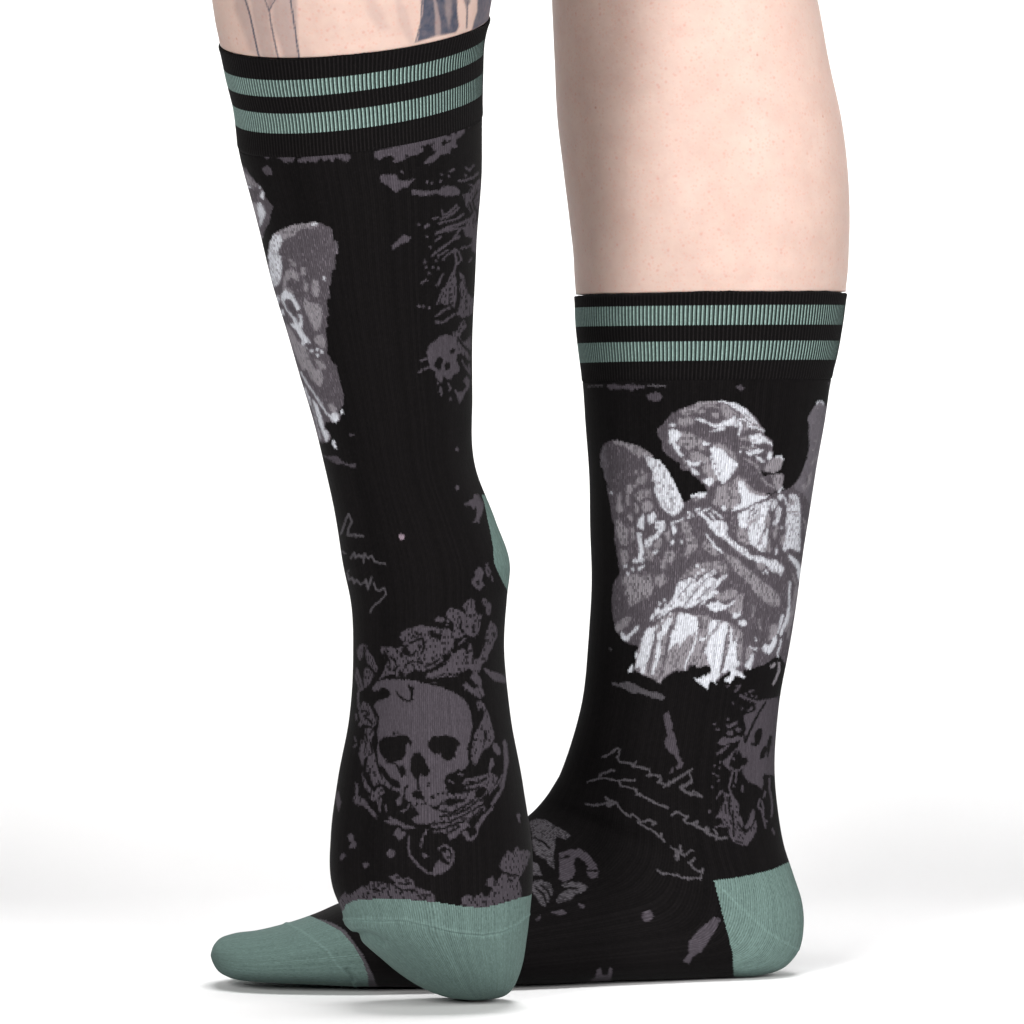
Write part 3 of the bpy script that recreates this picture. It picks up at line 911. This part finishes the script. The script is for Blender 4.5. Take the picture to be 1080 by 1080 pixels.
# ------------------------------------------------------------------ setting: a white paper sweep
def make_backdrop():
    prof = [(-1.4, 0.0), (SWEEP_Y, 0.0)]
    for k in range(1, 25):
        a = rad(90 * k / 24)
        prof.append((SWEEP_Y + SWEEP_R * math.sin(a), SWEEP_R - SWEEP_R * math.cos(a)))
    prof.append((SWEEP_Y + SWEEP_R, 2.6))
    xs = np.linspace(-1.5, 1.5, 9)
    V = np.array([(x, y, z) for (y, z) in prof for x in xs])
    nx = len(xs)
    F = [(i*nx + j, i*nx + j + 1, (i+1)*nx + j + 1, (i+1)*nx + j) for i in range(len(prof) - 1) for j in range(nx - 1)]
    m, nd, lk, p = node_mat('white_paper')
    p.inputs['Base Color'].default_value = (.86, .86, .865, 1)
    p.inputs['Roughness'].default_value = .8
    p.inputs['Specular IOR Level'].default_value = .1
    nz = nd.new('ShaderNodeTexNoise'); nz.inputs['Scale'].default_value = 900
    bp = nd.new('ShaderNodeBump'); bp.inputs['Strength'].default_value = .03; bp.inputs['Distance'].default_value = .0005
    lk.new(nz.outputs['Fac'], bp.inputs['Height']); lk.new(bp.outputs['Normal'], p.inputs['Normal'])
    o = mesh_from('studio_backdrop', V, F, m)
    o['kind'] = 'structure'
    return o
SWEEP_Y, SWEEP_R = 0.55, 0.55
make_backdrop()

# ------------------------------------------------------------------ materials
def yarn_material(name, rough=.95, sheen=.025, bump=.25):
    m, nd, lk, p = node_mat(name)
    at = nd.new('ShaderNodeAttribute'); at.attribute_name = 'yarn'
    geo = nd.new('ShaderNodeTexCoord')
    nz = nd.new('ShaderNodeTexNoise'); nz.inputs['Scale'].default_value = 1500; nz.inputs['Detail'].default_value = 3
    lk.new(geo.outputs['Object'], nz.inputs['Vector'])
    mr = nd.new('ShaderNodeMapRange'); mr.inputs['To Min'].default_value = .8; mr.inputs['To Max'].default_value = 1.2
    lk.new(nz.outputs['Fac'], mr.inputs['Value'])
    mx = nd.new('ShaderNodeMix'); mx.data_type = 'RGBA'; mx.blend_type = 'MULTIPLY'; mx.inputs[0].default_value = 1
    lk.new(at.outputs['Color'], mx.inputs[6]); lk.new(mr.outputs[0], mx.inputs[7])
    lk.new(mx.outputs[2], p.inputs['Base Color'])
    bp = nd.new('ShaderNodeBump'); bp.inputs['Strength'].default_value = bump; bp.inputs['Distance'].default_value = .0004
    lk.new(nz.outputs['Fac'], bp.inputs['Height']); lk.new(bp.outputs['Normal'], p.inputs['Normal'])
    p.inputs['Roughness'].default_value = rough
    p.inputs['Specular IOR Level'].default_value = .05
    p.inputs['Sheen Weight'].default_value = sheen
    p.inputs['Sheen Roughness'].default_value = .4
    return m
KNIT = yarn_material('black_jacquard_knit')
RIB = yarn_material('ribbed_knit')
TEAL_KNIT = yarn_material('teal_knit', sheen=.02)

def skin_material():
    m, nd, lk, p = node_mat('skin')
    tc = nd.new('ShaderNodeTexCoord')
    n1 = nd.new('ShaderNodeTexNoise'); n1.inputs['Scale'].default_value = 75; n1.inputs['Detail'].default_value = 9; n1.inputs['Roughness'].default_value = .65
    n2 = nd.new('ShaderNodeTexNoise'); n2.inputs['Scale'].default_value = 420; n2.inputs['Detail'].default_value = 3
    for n in (n1, n2): lk.new(tc.outputs['Object'], n.inputs['Vector'])
    cr = nd.new('ShaderNodeValToRGB')
    cr.color_ramp.elements[0].position = .3; cr.color_ramp.elements[0].color = (*SKIN_A, 1)
    cr.color_ramp.elements[1].position = .7; cr.color_ramp.elements[1].color = (*SKIN_B, 1)
    lk.new(n1.outputs['Fac'], cr.inputs['Fac'])
    last = cr.outputs['Color']
    # follicles and small spots: sparse voronoi dots
    for scale, r0, r1, keep, amt, tint in ((300, .08, .25, .58, .42, (.46, .20, .16, 1)), (110, .02, .08, .66, .65, (.34, .13, .10, 1)), (640, .10, .44, .30, .42, (.52, .27, .22, 1))):
        v = nd.new('ShaderNodeTexVoronoi'); v.inputs['Scale'].default_value = scale
        lk.new(tc.outputs['Object'], v.inputs['Vector'])
        mr = nd.new('ShaderNodeMapRange'); mr.inputs['From Min'].default_value = r0; mr.inputs['From Max'].default_value = r1
        mr.inputs['To Min'].default_value = 1; mr.inputs['To Max'].default_value = 0
        lk.new(v.outputs['Distance'], mr.inputs['Value'])
        sp = nd.new('ShaderNodeSeparateColor'); lk.new(v.outputs['Color'], sp.inputs['Color'])
        gt = nd.new('ShaderNodeMath'); gt.operation = 'GREATER_THAN'; gt.inputs[1].default_value = keep
        lk.new(sp.outputs[0], gt.inputs[0])
        mu = nd.new('ShaderNodeMath'); mu.operation = 'MULTIPLY'
        lk.new(mr.outputs[0], mu.inputs[0]); lk.new(gt.outputs[0], mu.inputs[1])
        m2 = nd.new('ShaderNodeMath'); m2.operation = 'MULTIPLY'; m2.inputs[1].default_value = amt
        lk.new(mu.outputs[0], m2.inputs[0])
        mx = nd.new('ShaderNodeMix'); mx.data_type = 'RGBA'; mx.inputs[7].default_value = tint
        lk.new(m2.outputs[0], mx.inputs[0]); lk.new(last, mx.inputs[6]); last = mx.outputs[2]
    # tattoo ink
    at = nd.new('ShaderNodeAttribute'); at.attribute_name = 'ink'
    rg = nd.new('ShaderNodeMapRange'); rg.inputs['To Min'].default_value = .85; rg.inputs['To Max'].default_value = 1.15
    lk.new(n2.outputs['Fac'], rg.inputs['Value'])
    mi = nd.new('ShaderNodeMath'); mi.operation = 'MULTIPLY'; mi.use_clamp = True
    lk.new(at.outputs['Fac'], mi.inputs[0]); lk.new(rg.outputs[0], mi.inputs[1])
    mx = nd.new('ShaderNodeMix'); mx.data_type = 'RGBA'; mx.inputs[7].default_value = (.035, .043, .07, 1)
    lk.new(mi.outputs[0], mx.inputs[0]); lk.new(last, mx.inputs[6])
    lk.new(mx.outputs[2], p.inputs['Base Color'])
    bp = nd.new('ShaderNodeBump'); bp.inputs['Strength'].default_value = .12; bp.inputs['Distance'].default_value = .0006
    lk.new(n2.outputs['Fac'], bp.inputs['Height']); lk.new(bp.outputs['Normal'], p.inputs['Normal'])
    p.inputs['Roughness'].default_value = .55
    p.inputs['Specular IOR Level'].default_value = .3
    p.inputs['Subsurface Weight'].default_value = .25
    p.inputs['Subsurface Radius'].default_value = (1, .35, .2)
    p.inputs['Subsurface Scale'].default_value = .004
    return m
SKIN_A, SKIN_B = (.47, .332, .285), (.53, .392, .34)
SKIN = skin_material()

# ------------------------------------------------------------------ measured outlines (front edge, back edge)
#            Ax   Ay    Bx   By     yc     hd    tau  nA   nB  sole
RAISED = [
    (231, 46, 517, 19, -.085, .053, .27, 2.0, 2.0, 0),
    (238, 80, 511, 46, -.083, .052, .26, 2.0, 2.0, 0),
    (246, 112, 509.5, 80, -.081, .051, .25, 2.0, 2.0, 0),
    (252, 158, 509, 126, -.079, .050, .22, 2.0, 2.0, 0),
    (267, 214, 508, 184, -.076, .048, .17, 2.0, 2.0, 0),
    (284, 284, 502.5, 260, -.072, .045, .15, 2.0, 2.0, 0),
    (302, 346, 499, 330, -.068, .042, .14, 2.0, 2.0, 0),
    (327, 430, 498, 418, -.062, .039, .12, 2.0, 2.0, 0),
    (345, 500, 502, 495, -.057, .036, .10, 2.0, 2.0, 0),
    (356, 556, 523, 549, -.053, .036, .08, 2.0, 2.0, 0),
    (363, 598, 537.5, 594, -.050, .037, .06, 2.0, 2.0, 0),
    (370, 634, 535, 630, -.047, .037, .05, 2.0, 2.0, 0),
    (373, 690, 532, 688, -.043, .036, .03, 2.1, 2.1, 0),
    (368, 757, 539, 757, -.038, .037, .02, 2.2, 2.2, 0),
    (356, 824, 551, 826, -.034, .038, .00, 2.3, 2.3, 0),
    (349, 880, 560, 884, -.030, .038, .00, 2.4, 2.3, 0),
    (352, 937, 561, 935, -.026, .037, .00, 2.4, 2.3, 0),
    (360, 958, 559.5, 955, -.023, .036, .00, 2.4, 2.3, 0),
    (367, 976, 557.5, 975, -.020, .034, .00, 2.4, 2.3, 0),
    (382, 992, 555, 993, -.016, .031, .00, 2.3, 2.3, 0),
    (401, 1009, 552, 1012, -.010, .028, .00, 2.2, 2.3, 0),
    (422, 1027, 547, 1029, -.004, .024, .00, 2.2, 2.4, 0),
    (444, 1041, 541, 1042, .001, .019, .00, 2.1, 2.4, 0),
    (468, 1050, 532, 1050, .005, .012, .00, 2.0, 2.2, 0),
    (492, 1054, 516, 1054, .007, .005, .00, 2.0, 2.0, 0),
]
FLAT = [
    (606, 312, 893, 309, .115, .053, .03, 2.0, 2.0, 0),
    (607, 340, 889.5, 338, .115, .052, .03, 2.0, 2.0, 0),
    (611, 378, 883, 375, .115, .0505, .02, 2.0, 2.0, 0),
    (614.5, 405, 876, 402, .115, .049, .02, 2.0, 2.0, 0),
    (618, 450, 869, 447, .116, .047, .01, 2.0, 2.0, 0),
    (621, 500, 860, 498, .117, .045, .00, 2.0, 2.0, 0),
    (622.5, 560, 850.5, 560, .118, .042, .00, 2.0, 2.0, 0),
    (623.5, 620, 842, 622, .119, .039, .00, 2.0, 2.0, 0),
    (620.5, 680, 832, 684, .120, .037, .00, 2.0, 2.0, 0),
    (614, 740, 821, 745, .121, .035, .00, 2.0, 2.0, 0),
    (603, 783, 817, 800, .121, .034, .00, 2.0, 2.0, 0),
    (592, 813, 819.5, 845, .122, .033, .00, 2.0, 2.0, 0),
    (585, 826, 826.5, 890, .122, .033, .00, 2.0, 2.0, 0),
    (578, 837, 837, 922, .122, .033, .00, 2.0, 2.0, .1),
    (572, 845, 846, 953, .122, .0325, .00, 2.0, 2.1, .2),
    (566, 852, 847.5, 978, .121, .0325, .00, 2.0, 2.2, .4),
    (560, 858, 842, 1007, .120, .0325, .00, 2.1, 2.3, .7),
    (553, 864, 827, 1025, .119, .033, .00, 2.1, 2.5, .9),
    (543, 871, 805, 1033, .118, .0335, .00, 2.1, 2.7, 1),
    (525, 882, 770, 1035, .114, .034, .00, 2.1, 2.8, 1),
    (500, 894, 727, 1037, .108, .036, .00, 2.1, 2.8, 1),
    (470, 908, 670, 1039, .100, .038, .00, 2.1, 2.8, 1),
    (440, 921, 610, 1042, .092, .041, .00, 2.2, 2.8, 1),
    (410, 934, 540, 1044.5, .084, .044, .00, 2.3, 2.8, 1),
    (380, 945, 460, 1047.5, .078, .046, .00, 2.3, 2.8, 1),
    (354, 955, 400, 1046.5, .075, .046, .00, 2.3, 2.8, 1),
    (331, 965, 352, 1044.5, .074, .044, .00, 2.3, 2.7, 1),
    (302, 974.5, 308, 1042.5, .073, .041, .00, 2.2, 2.6, 1),
    (268, 983, 270, 1040, .073, .035, .00, 2.2, 2.4, 1),
    (245, 986, 246, 1036, .073, .027, .00, 2.1, 2.2, 1),
    (231, 991, 231.5, 1027, .073, .018, .00, 2.0, 2.0, .8),
    (224.5, 999, 225, 1016, .073, .008, .00, 2.0, 2.0, .5),
    (222.5, 1005, 222.5, 1009, .073, .002, .00, 2.0, 2.0, 0),
]
RAISED_SKIN = [
    (193, -420, 520, -440, -.120, .050, .15, 2, 2, 0), (186, -300, 540, -330, -.110, .055, .18, 2, 2, 0),
    (199, -190, 545, -225, -.102, .060, .20, 2, 2, 0), (212, -90, 538, -120, -.095, .060, .22, 2, 2, 0),
    (221, -20, 526, -48, -.090, .057, .23, 2, 2, 0), (227, 20, 520, -8, -.087, .055, .23, 2, 2, 0)]
FLAT_SKIN = [
    (590, -420, 800, -420, .112, .048, .0, 2, 2, 0), (582, -280, 818, -280, .112, .048, .0, 2, 2, 0),
    (580, -140, 833, -140, .113, .049, .0, 2, 2, 0), (580, -60, 846, -60, .113, .050, .0, 2, 2, 0),
    (582, 0, 862, 0, .114, .051, .0, 2, 2, 0), (585, 67, 874.5, 67, .114, .052, .0, 2, 2, 0),
    (588, 127, 888, 130, .115, .053, .01, 2, 2, 0), (594, 178, 894, 180, .115, .0535, .01, 2, 2, 0),
    (600, 227, 896, 228, .115, .054, .02, 2, 2, 0), (605, 273, 895, 268, .115, .0535, .03, 2, 2, 0)]

# ------------------------------------------------------------------ the person: bare legs and feet (one mesh), tattoo ink on the raised leg
INK = '''
@ 210 0 .675
f .3 6 25,5 33,-110 36,10 39,24 42,40 36,36 30,18
f .34 5 36,0 47,-110 50,14 53,30 55,42 44,42 40,24
f .34 6 52,8 58,-110 64,-110 66,14 68,28 70,42 60,42 56,28 52,18
f .34 4 60,-110 68,-110 70,28 72,42 66,42 64,20
f .5 2 47,-6 54,-6 52,6 50,8
f .06 8 72,26 82,38 82,43 72,43
f .05 8 10,10 24,30 26,40 14,32
l 1 2.0 30,-120 33,0 36,10 39,24 42,38 43.5,43
l .9 1.8 44,-110 47,0 50,8 51,16 53,26 55,36 57,43
l .9 1.6 57,-110 54,0 50,7
l 1 1.9 64,-120 65,0 67,12 69,26 71,40 71,44
@ 370 0 .675
f .95 2 53,-120 74,-120 76,10 77,19 75,23 60,26 47,30 49,20 51,8
f -.4 2 58,-10 62,6 64,16 64,26 60,26 60,12
f -.25 3 66,-110 72,-110 72,10 70,20 67,10
f -.92 1.2 76,6 78,-14 93,-14 90,8 88,14 84,18 80,20 77,14
f .92 2 93,-120 108,-120 106,4 100,14 90,20 86,22 88,14 90,8
f .7 2 80,-2 86,-14 85,2 82,6
l .9 1.6 84,-14 83,4 82.5,20
l .9 1.6 46,30 50,16 54,-110
f .12 6 8,-16 20,4 28,20 20,22 12,10
f .14 4 30,-10 40,8 46,30 42,32 34,16
'''
def ink_canvas():
    x0, y0, w, h, ss = 200, -260, 340, 360, 2
    gx, gy = np.meshgrid(x0 + (np.arange(w * ss) + .5) / ss, y0 + (np.arange(h * ss) + .5) / ss)
    cv = np.zeros(gx.shape)
    ox = oy = 0.; s = 1.
    for line in INK.strip().splitlines():
        tok = line.split()
        if not tok: continue
        if tok[0] == '@': ox, oy, s = (float(t) for t in tok[1:4]); s = 1 / s; continue
        a = float(tok[1]); w_ = float(tok[2]); p = pts_of(tok[3:], ox, oy, s)
        if tok[0] == 'l': v = np.clip((w_ * .5 + .6 - seg_dist(gx, gy, p)) / 1.2, 0, 1) * a
        else:
            ins = inside(gx, gy, p); dd = seg_dist(gx, gy, p + p[:1])
            v = np.clip(np.where(ins, dd, -dd) / max(w_, .01) + .5, 0, 1) * a
        cv = np.where(v < 0, cv * (1 + v), np.maximum(cv, v))
    def look(px, py):
        i = ((py - y0) * ss).astype(int); j = ((px - x0) * ss).astype(int)
        ok = (i >= 0) & (i < h * ss) & (j >= 0) & (j < w * ss)
        return np.where(ok, cv[np.clip(i, 0, h * ss - 1), np.clip(j, 0, w * ss - 1)], 0)
    return look

def make_person():
    V, F, ink = [], [], []
    base = 0
    look = ink_canvas()
    for skin, sock, tattoo in ((RAISED_SKIN, RAISED, True), (FLAT_SKIN, FLAT, False)):
        top = [tuple(r) for r in skin]
        P1, _ = loft(top + [sock[0]], 1.5, 640)
        P2, _ = loft(sock, 10.0, 640, inset=13.0)
        ease = np.clip((np.arange(len(P1)) - (len(P1) - 20)) / 19, 0, 1)[:, None, None]
        ease = ease * ease * (3 - 2 * ease)
        c1 = P1.mean(1, keepdims=True)
        P1 = c1 + (P1 - c1) * (1 - ease * .009)
        P = np.concatenate([P1[:-1], P2])
        tip = P[-1].mean(0); head = P[0].mean(0)
        P[..., 2] = np.maximum(P[..., 2], .0012)
        nr, nu = P.shape[:2]
        flip = not volume_sign(P)
        q = quads(nr, nu, flip).reshape(-1, 4)
        px, py = project(P)
        a = look(px, py) * (P[..., 1] < P[..., 1].mean(1, keepdims=True) + .01) if tattoo else np.zeros(px.shape)
        V.append(P.reshape(-1, 3)); ink.append(a.ravel()); F.append(q + base)
        base += nr * nu
        for ring, pt, fl in ((0, head, flip), (nr - 1, tip, not flip)):
            V.append(pt[None]); ink.append(np.zeros(1))
            j = np.arange(nu); a_ = base - 1 - 0 * j
            r0 = base - nr * nu if ring == 0 else base - nu
            r0 = r0 - (0 if ring == 0 else 1)
            a0 = r0 + j; a1 = r0 + (j + 1) % nu
            tri = np.stack([a0, a0, a1, np.full(nu, base)], -1)
            base += 1
        # caps are closed by collapsing the end rings
    V = np.concatenate(V); ink = np.concatenate(ink); F = np.concatenate(F)
    o = mesh_from('person', V, F, SKIN, None, None, {'ink': ink})
    o['label'] = 'person shown from the calves down, one tattooed leg raised on tiptoe, in black patterned socks'
    o['category'] = 'person'
    return o

PERSON = make_person()

# ------------------------------------------------------------------ socks
TEAL, STRIPE, STRIPE_GAP, BLACK = np.array((.102, .152, .139)), np.array((.145, .208, .192)), lin((22, 28, 27)), YLIN[0]

def make_sock(sections, cuff_line, art, heel, toe, seams, creases, labels):
    NU = 600
    P, t = loft(sections, 1.6, NU)
    nr = len(P)
    N = grid_normals(P)
    px, py = project(P)
    jj = np.arange(NU)[None, :]
    PX = 0.00037
    row_cuff = int(np.argmin(np.abs(t - cuff_line)))
    lim = np.arange(nr)[:, None]
    rib = np.where(lim < row_cuff, np.where(jj % 3 == 0, .2, np.where(jj % 3 == 1, .08, -.35)), np.where(jj % 2 == 0, .08, -.12))
    disp = rib.astype(float)
    fr = lim / row_cuff
    disp += np.where(lim < row_cuff, 0.35 * np.exp(-((fr - .96) / .05) ** 2) + .3 * np.exp(-((fr - .02) / .04) ** 2), 0)
    disp += np.where(lim == row_cuff, -.5, 0)
    # slow unevenness of the cloth
    disp += .55 * np.sin(px * .045 + py * .021 + 1.3) * np.sin(py * .037 - px * .013) * np.where(lim > row_cuff, 1, .4)
    for pts, h, w in seams: disp += h * np.exp(-(seg_dist(px, py, pts) / w) ** 2)
    for pts, h, w in creases: disp += h * np.exp(-(seg_dist(px, py, pts) / w) ** 2)
    taper = np.clip((nr - 1 - lim) / 14., 0, 1)
    P = P + N * (disp * PX * taper)[..., None]
    # V-shaped stitches: every other needle column sits half a course lower
    dv = np.gradient(P, axis=0)
    P = P + dv * (.42 * (jj % 2) * (lim > 0) * (lim < nr - 1))[..., None]
    P[..., 2] = np.maximum(P[..., 2], .0004)
    # turned-in top edge
    c0 = P[0].mean(0); ax = (P[8].mean(0) - c0); ax /= np.linalg.norm(ax)
    rim = []
    for f, s in ((.965, 9), (.97, 3), (.978, 0.3), (.99, -.9)):
        rim.append(c0 + (P[0] - c0) * f + ax * s * PX)
    P = np.concatenate([np.array(rim), P])
    k0 = len(rim)
    wave = PX * (.9 * np.sin(jj * .021 + 1) + .6 * np.sin(jj * .067) + .5 * np.sin(jj * .31) * (hash2(jj, 0 * jj, 31)))
    for q in range(k0 + 8): P[q] = P[q] + (ax * wave[0][:, None]) * (1 - max(q - k0, 0) / 8)
    nr2 = len(P)
    flip = not volume_sign(P[k0:])
    Q = quads(nr2, NU, flip)
    # close the toe
    C = (P[:-1] + P[1:] + np.roll(P[:-1], -1, 1) + np.roll(P[1:], -1, 1)) / 4
    fx, fy = project(C)
    ii = np.arange(nr2 - 1)[:, None] - k0
    J = np.arange(NU)[None, :] + 0 * ii
    cv = draw(art)
    col = stitch_colors(cv, fx, fy, J, ii)
    idx = cv[np.clip((fy * 2).astype(int), 0, 2199), np.clip((fx * 2).astype(int), 0, 2199)] // 2
    # uneven yarn, column by column and stitch by stitch
    tone = 1 + .30 * (hash2(J, ii // 2, 1) - .5) + .16 * (hash2(J // 2, 0 * ii, 2) - .5)
    tone = np.where(idx == 0, tone + .30 * (hash2(J // 3, 0 * ii, 9) - .5), tone)
    tone = tone * np.where(J % 2 == 0, 1.12, .84)
    col = col * tone[..., None]
    # cuff stripes
    fr = ii / row_cuff
    stripe = ((fr > .20) & (fr < .375)) | ((fr > .55) & (fr < .745))
    edge = 0 * (hash2(J // 3, 0 * J, 5) - .5)
    stripe = ((fr + edge > cuffs[0]) & (fr + edge < cuffs[1])) | ((fr + edge > cuffs[2]) & (fr + edge < cuffs[3])) if (cuffs := labels['stripes']) else stripe
    cuff_col = np.where(stripe[..., None], np.where((J % 3 < 2)[..., None], STRIPE * np.where(J % 3 == 0, 1.35, .42)[..., None], STRIPE_GAP), BLACK * np.where(J % 3 == 0, 1.9, .75)[..., None])
    cuff_col = cuff_col * (1 + .25 * (hash2(J, ii, 8) - .5))[..., None]
    teal = np.broadcast_to(TEAL, col.shape) * (np.where(J % 2 == 0, 1.06, .78) + .26 * (hash2(J, ii // 2, 6) - .5) + .14 * (hash2(J // 2, 0 * ii, 7) - .5))[..., None]
    for pts, h, w in seams:
        k = np.exp(-(seg_dist(fx, fy, pts) / (w * .9)) ** 2)[..., None]
        teal = teal * (1 + .22 * k)
    is_cuff = (ii < row_cuff)
    is_cuff = np.broadcast_to(is_cuff, fx.shape)
    is_heel = inside(fx, fy, heel) & ~is_cuff
    is_toe = inside(fx, fy, toe) & ~is_cuff & ~is_heel
    rest = ~(is_cuff | is_heel | is_toe)
    V = P.reshape(-1, 3)
    sock = mesh_from('sock', V, Q[rest], KNIT, PERSON, col[rest])
    sock['label'] = labels['sock']
    for nm, mask, c, mat in (('cuff', is_cuff, cuff_col, RIB), ('heel_patch', is_heel, teal, TEAL_KNIT), ('toe_patch', is_toe, teal, TEAL_KNIT)):
        o = mesh_from(nm, V, Q[mask], mat, sock, c[mask])
        if nm in labels: o['label'] = labels[nm]
    return sock

make_sock(RAISED, 112.0, ART_RAISED,
    [(511, 531), (513.8, 546), (517, 560), (520, 576), (521, 593), (526, 605), (532, 617), (537, 627), (560, 632), (560, 525), (508, 522)],
    [(330, 962), (362, 961), (365, 954), (374, 949.5), (401, 948), (431, 949), (464, 952), (488.5, 956), (509, 957.5), (529, 953), (545, 948), (575, 939), (575, 1080), (330, 1080)],
    [([(364, 969), (395, 969), (427, 969.5), (452, 975), (480, 982), (509, 985), (529, 982), (545.5, 975), (558, 964)], 1.0, 1.2), ([(366, 971.5), (395, 971.5), (427, 972), (452, 977.5), (480, 984.5), (509, 987.5), (529, 984.5), (546, 977.5)], -1.0, 1.2)],
    [([(374, 987), (385, 986), (396, 990), (404, 996)], -4.2, 4.2), ([(366, 972), (380, 976), (400, 979)], 2.0, 6.0)],
    {'sock': 'black sock on the raised foot with a large grey framed skull above the toes', 'stripes': (.20, .385, .55, .755)})
make_sock(FLAT, 93.5, ART_FLAT,
    [(753, 928.7), (773, 926), (793, 922.5), (815, 917), (830, 910), (870, 890), (900, 1080), (774, 1080), (774, 1033), (773, 1007), (769, 990), (764, 972), (758, 948)],
    [(320, 955), (327, 966), (342, 972.5), (359.5, 982), (373.6, 998), (382, 1012), (387.7, 1028), (389.5, 1048), (389, 1080), (180, 1080), (180, 940)],
    [([(299, 972), (319, 983), (333, 993), (345.5, 1003), (354, 1015.6), (366.6, 1028), (376, 1042)], 1.1, 1.6),
     ([(753, 929), (782, 958), (808, 982), (833, 997), (846, 1003)], .5, 1.4)],
    [([(366, 1024), (372, 1034)], -3.0, 3.0)],
    {'sock': 'black sock on the flat foot with a praying stone angel knitted above the ankle', 'stripes': (.135, .345, .535, .775)})
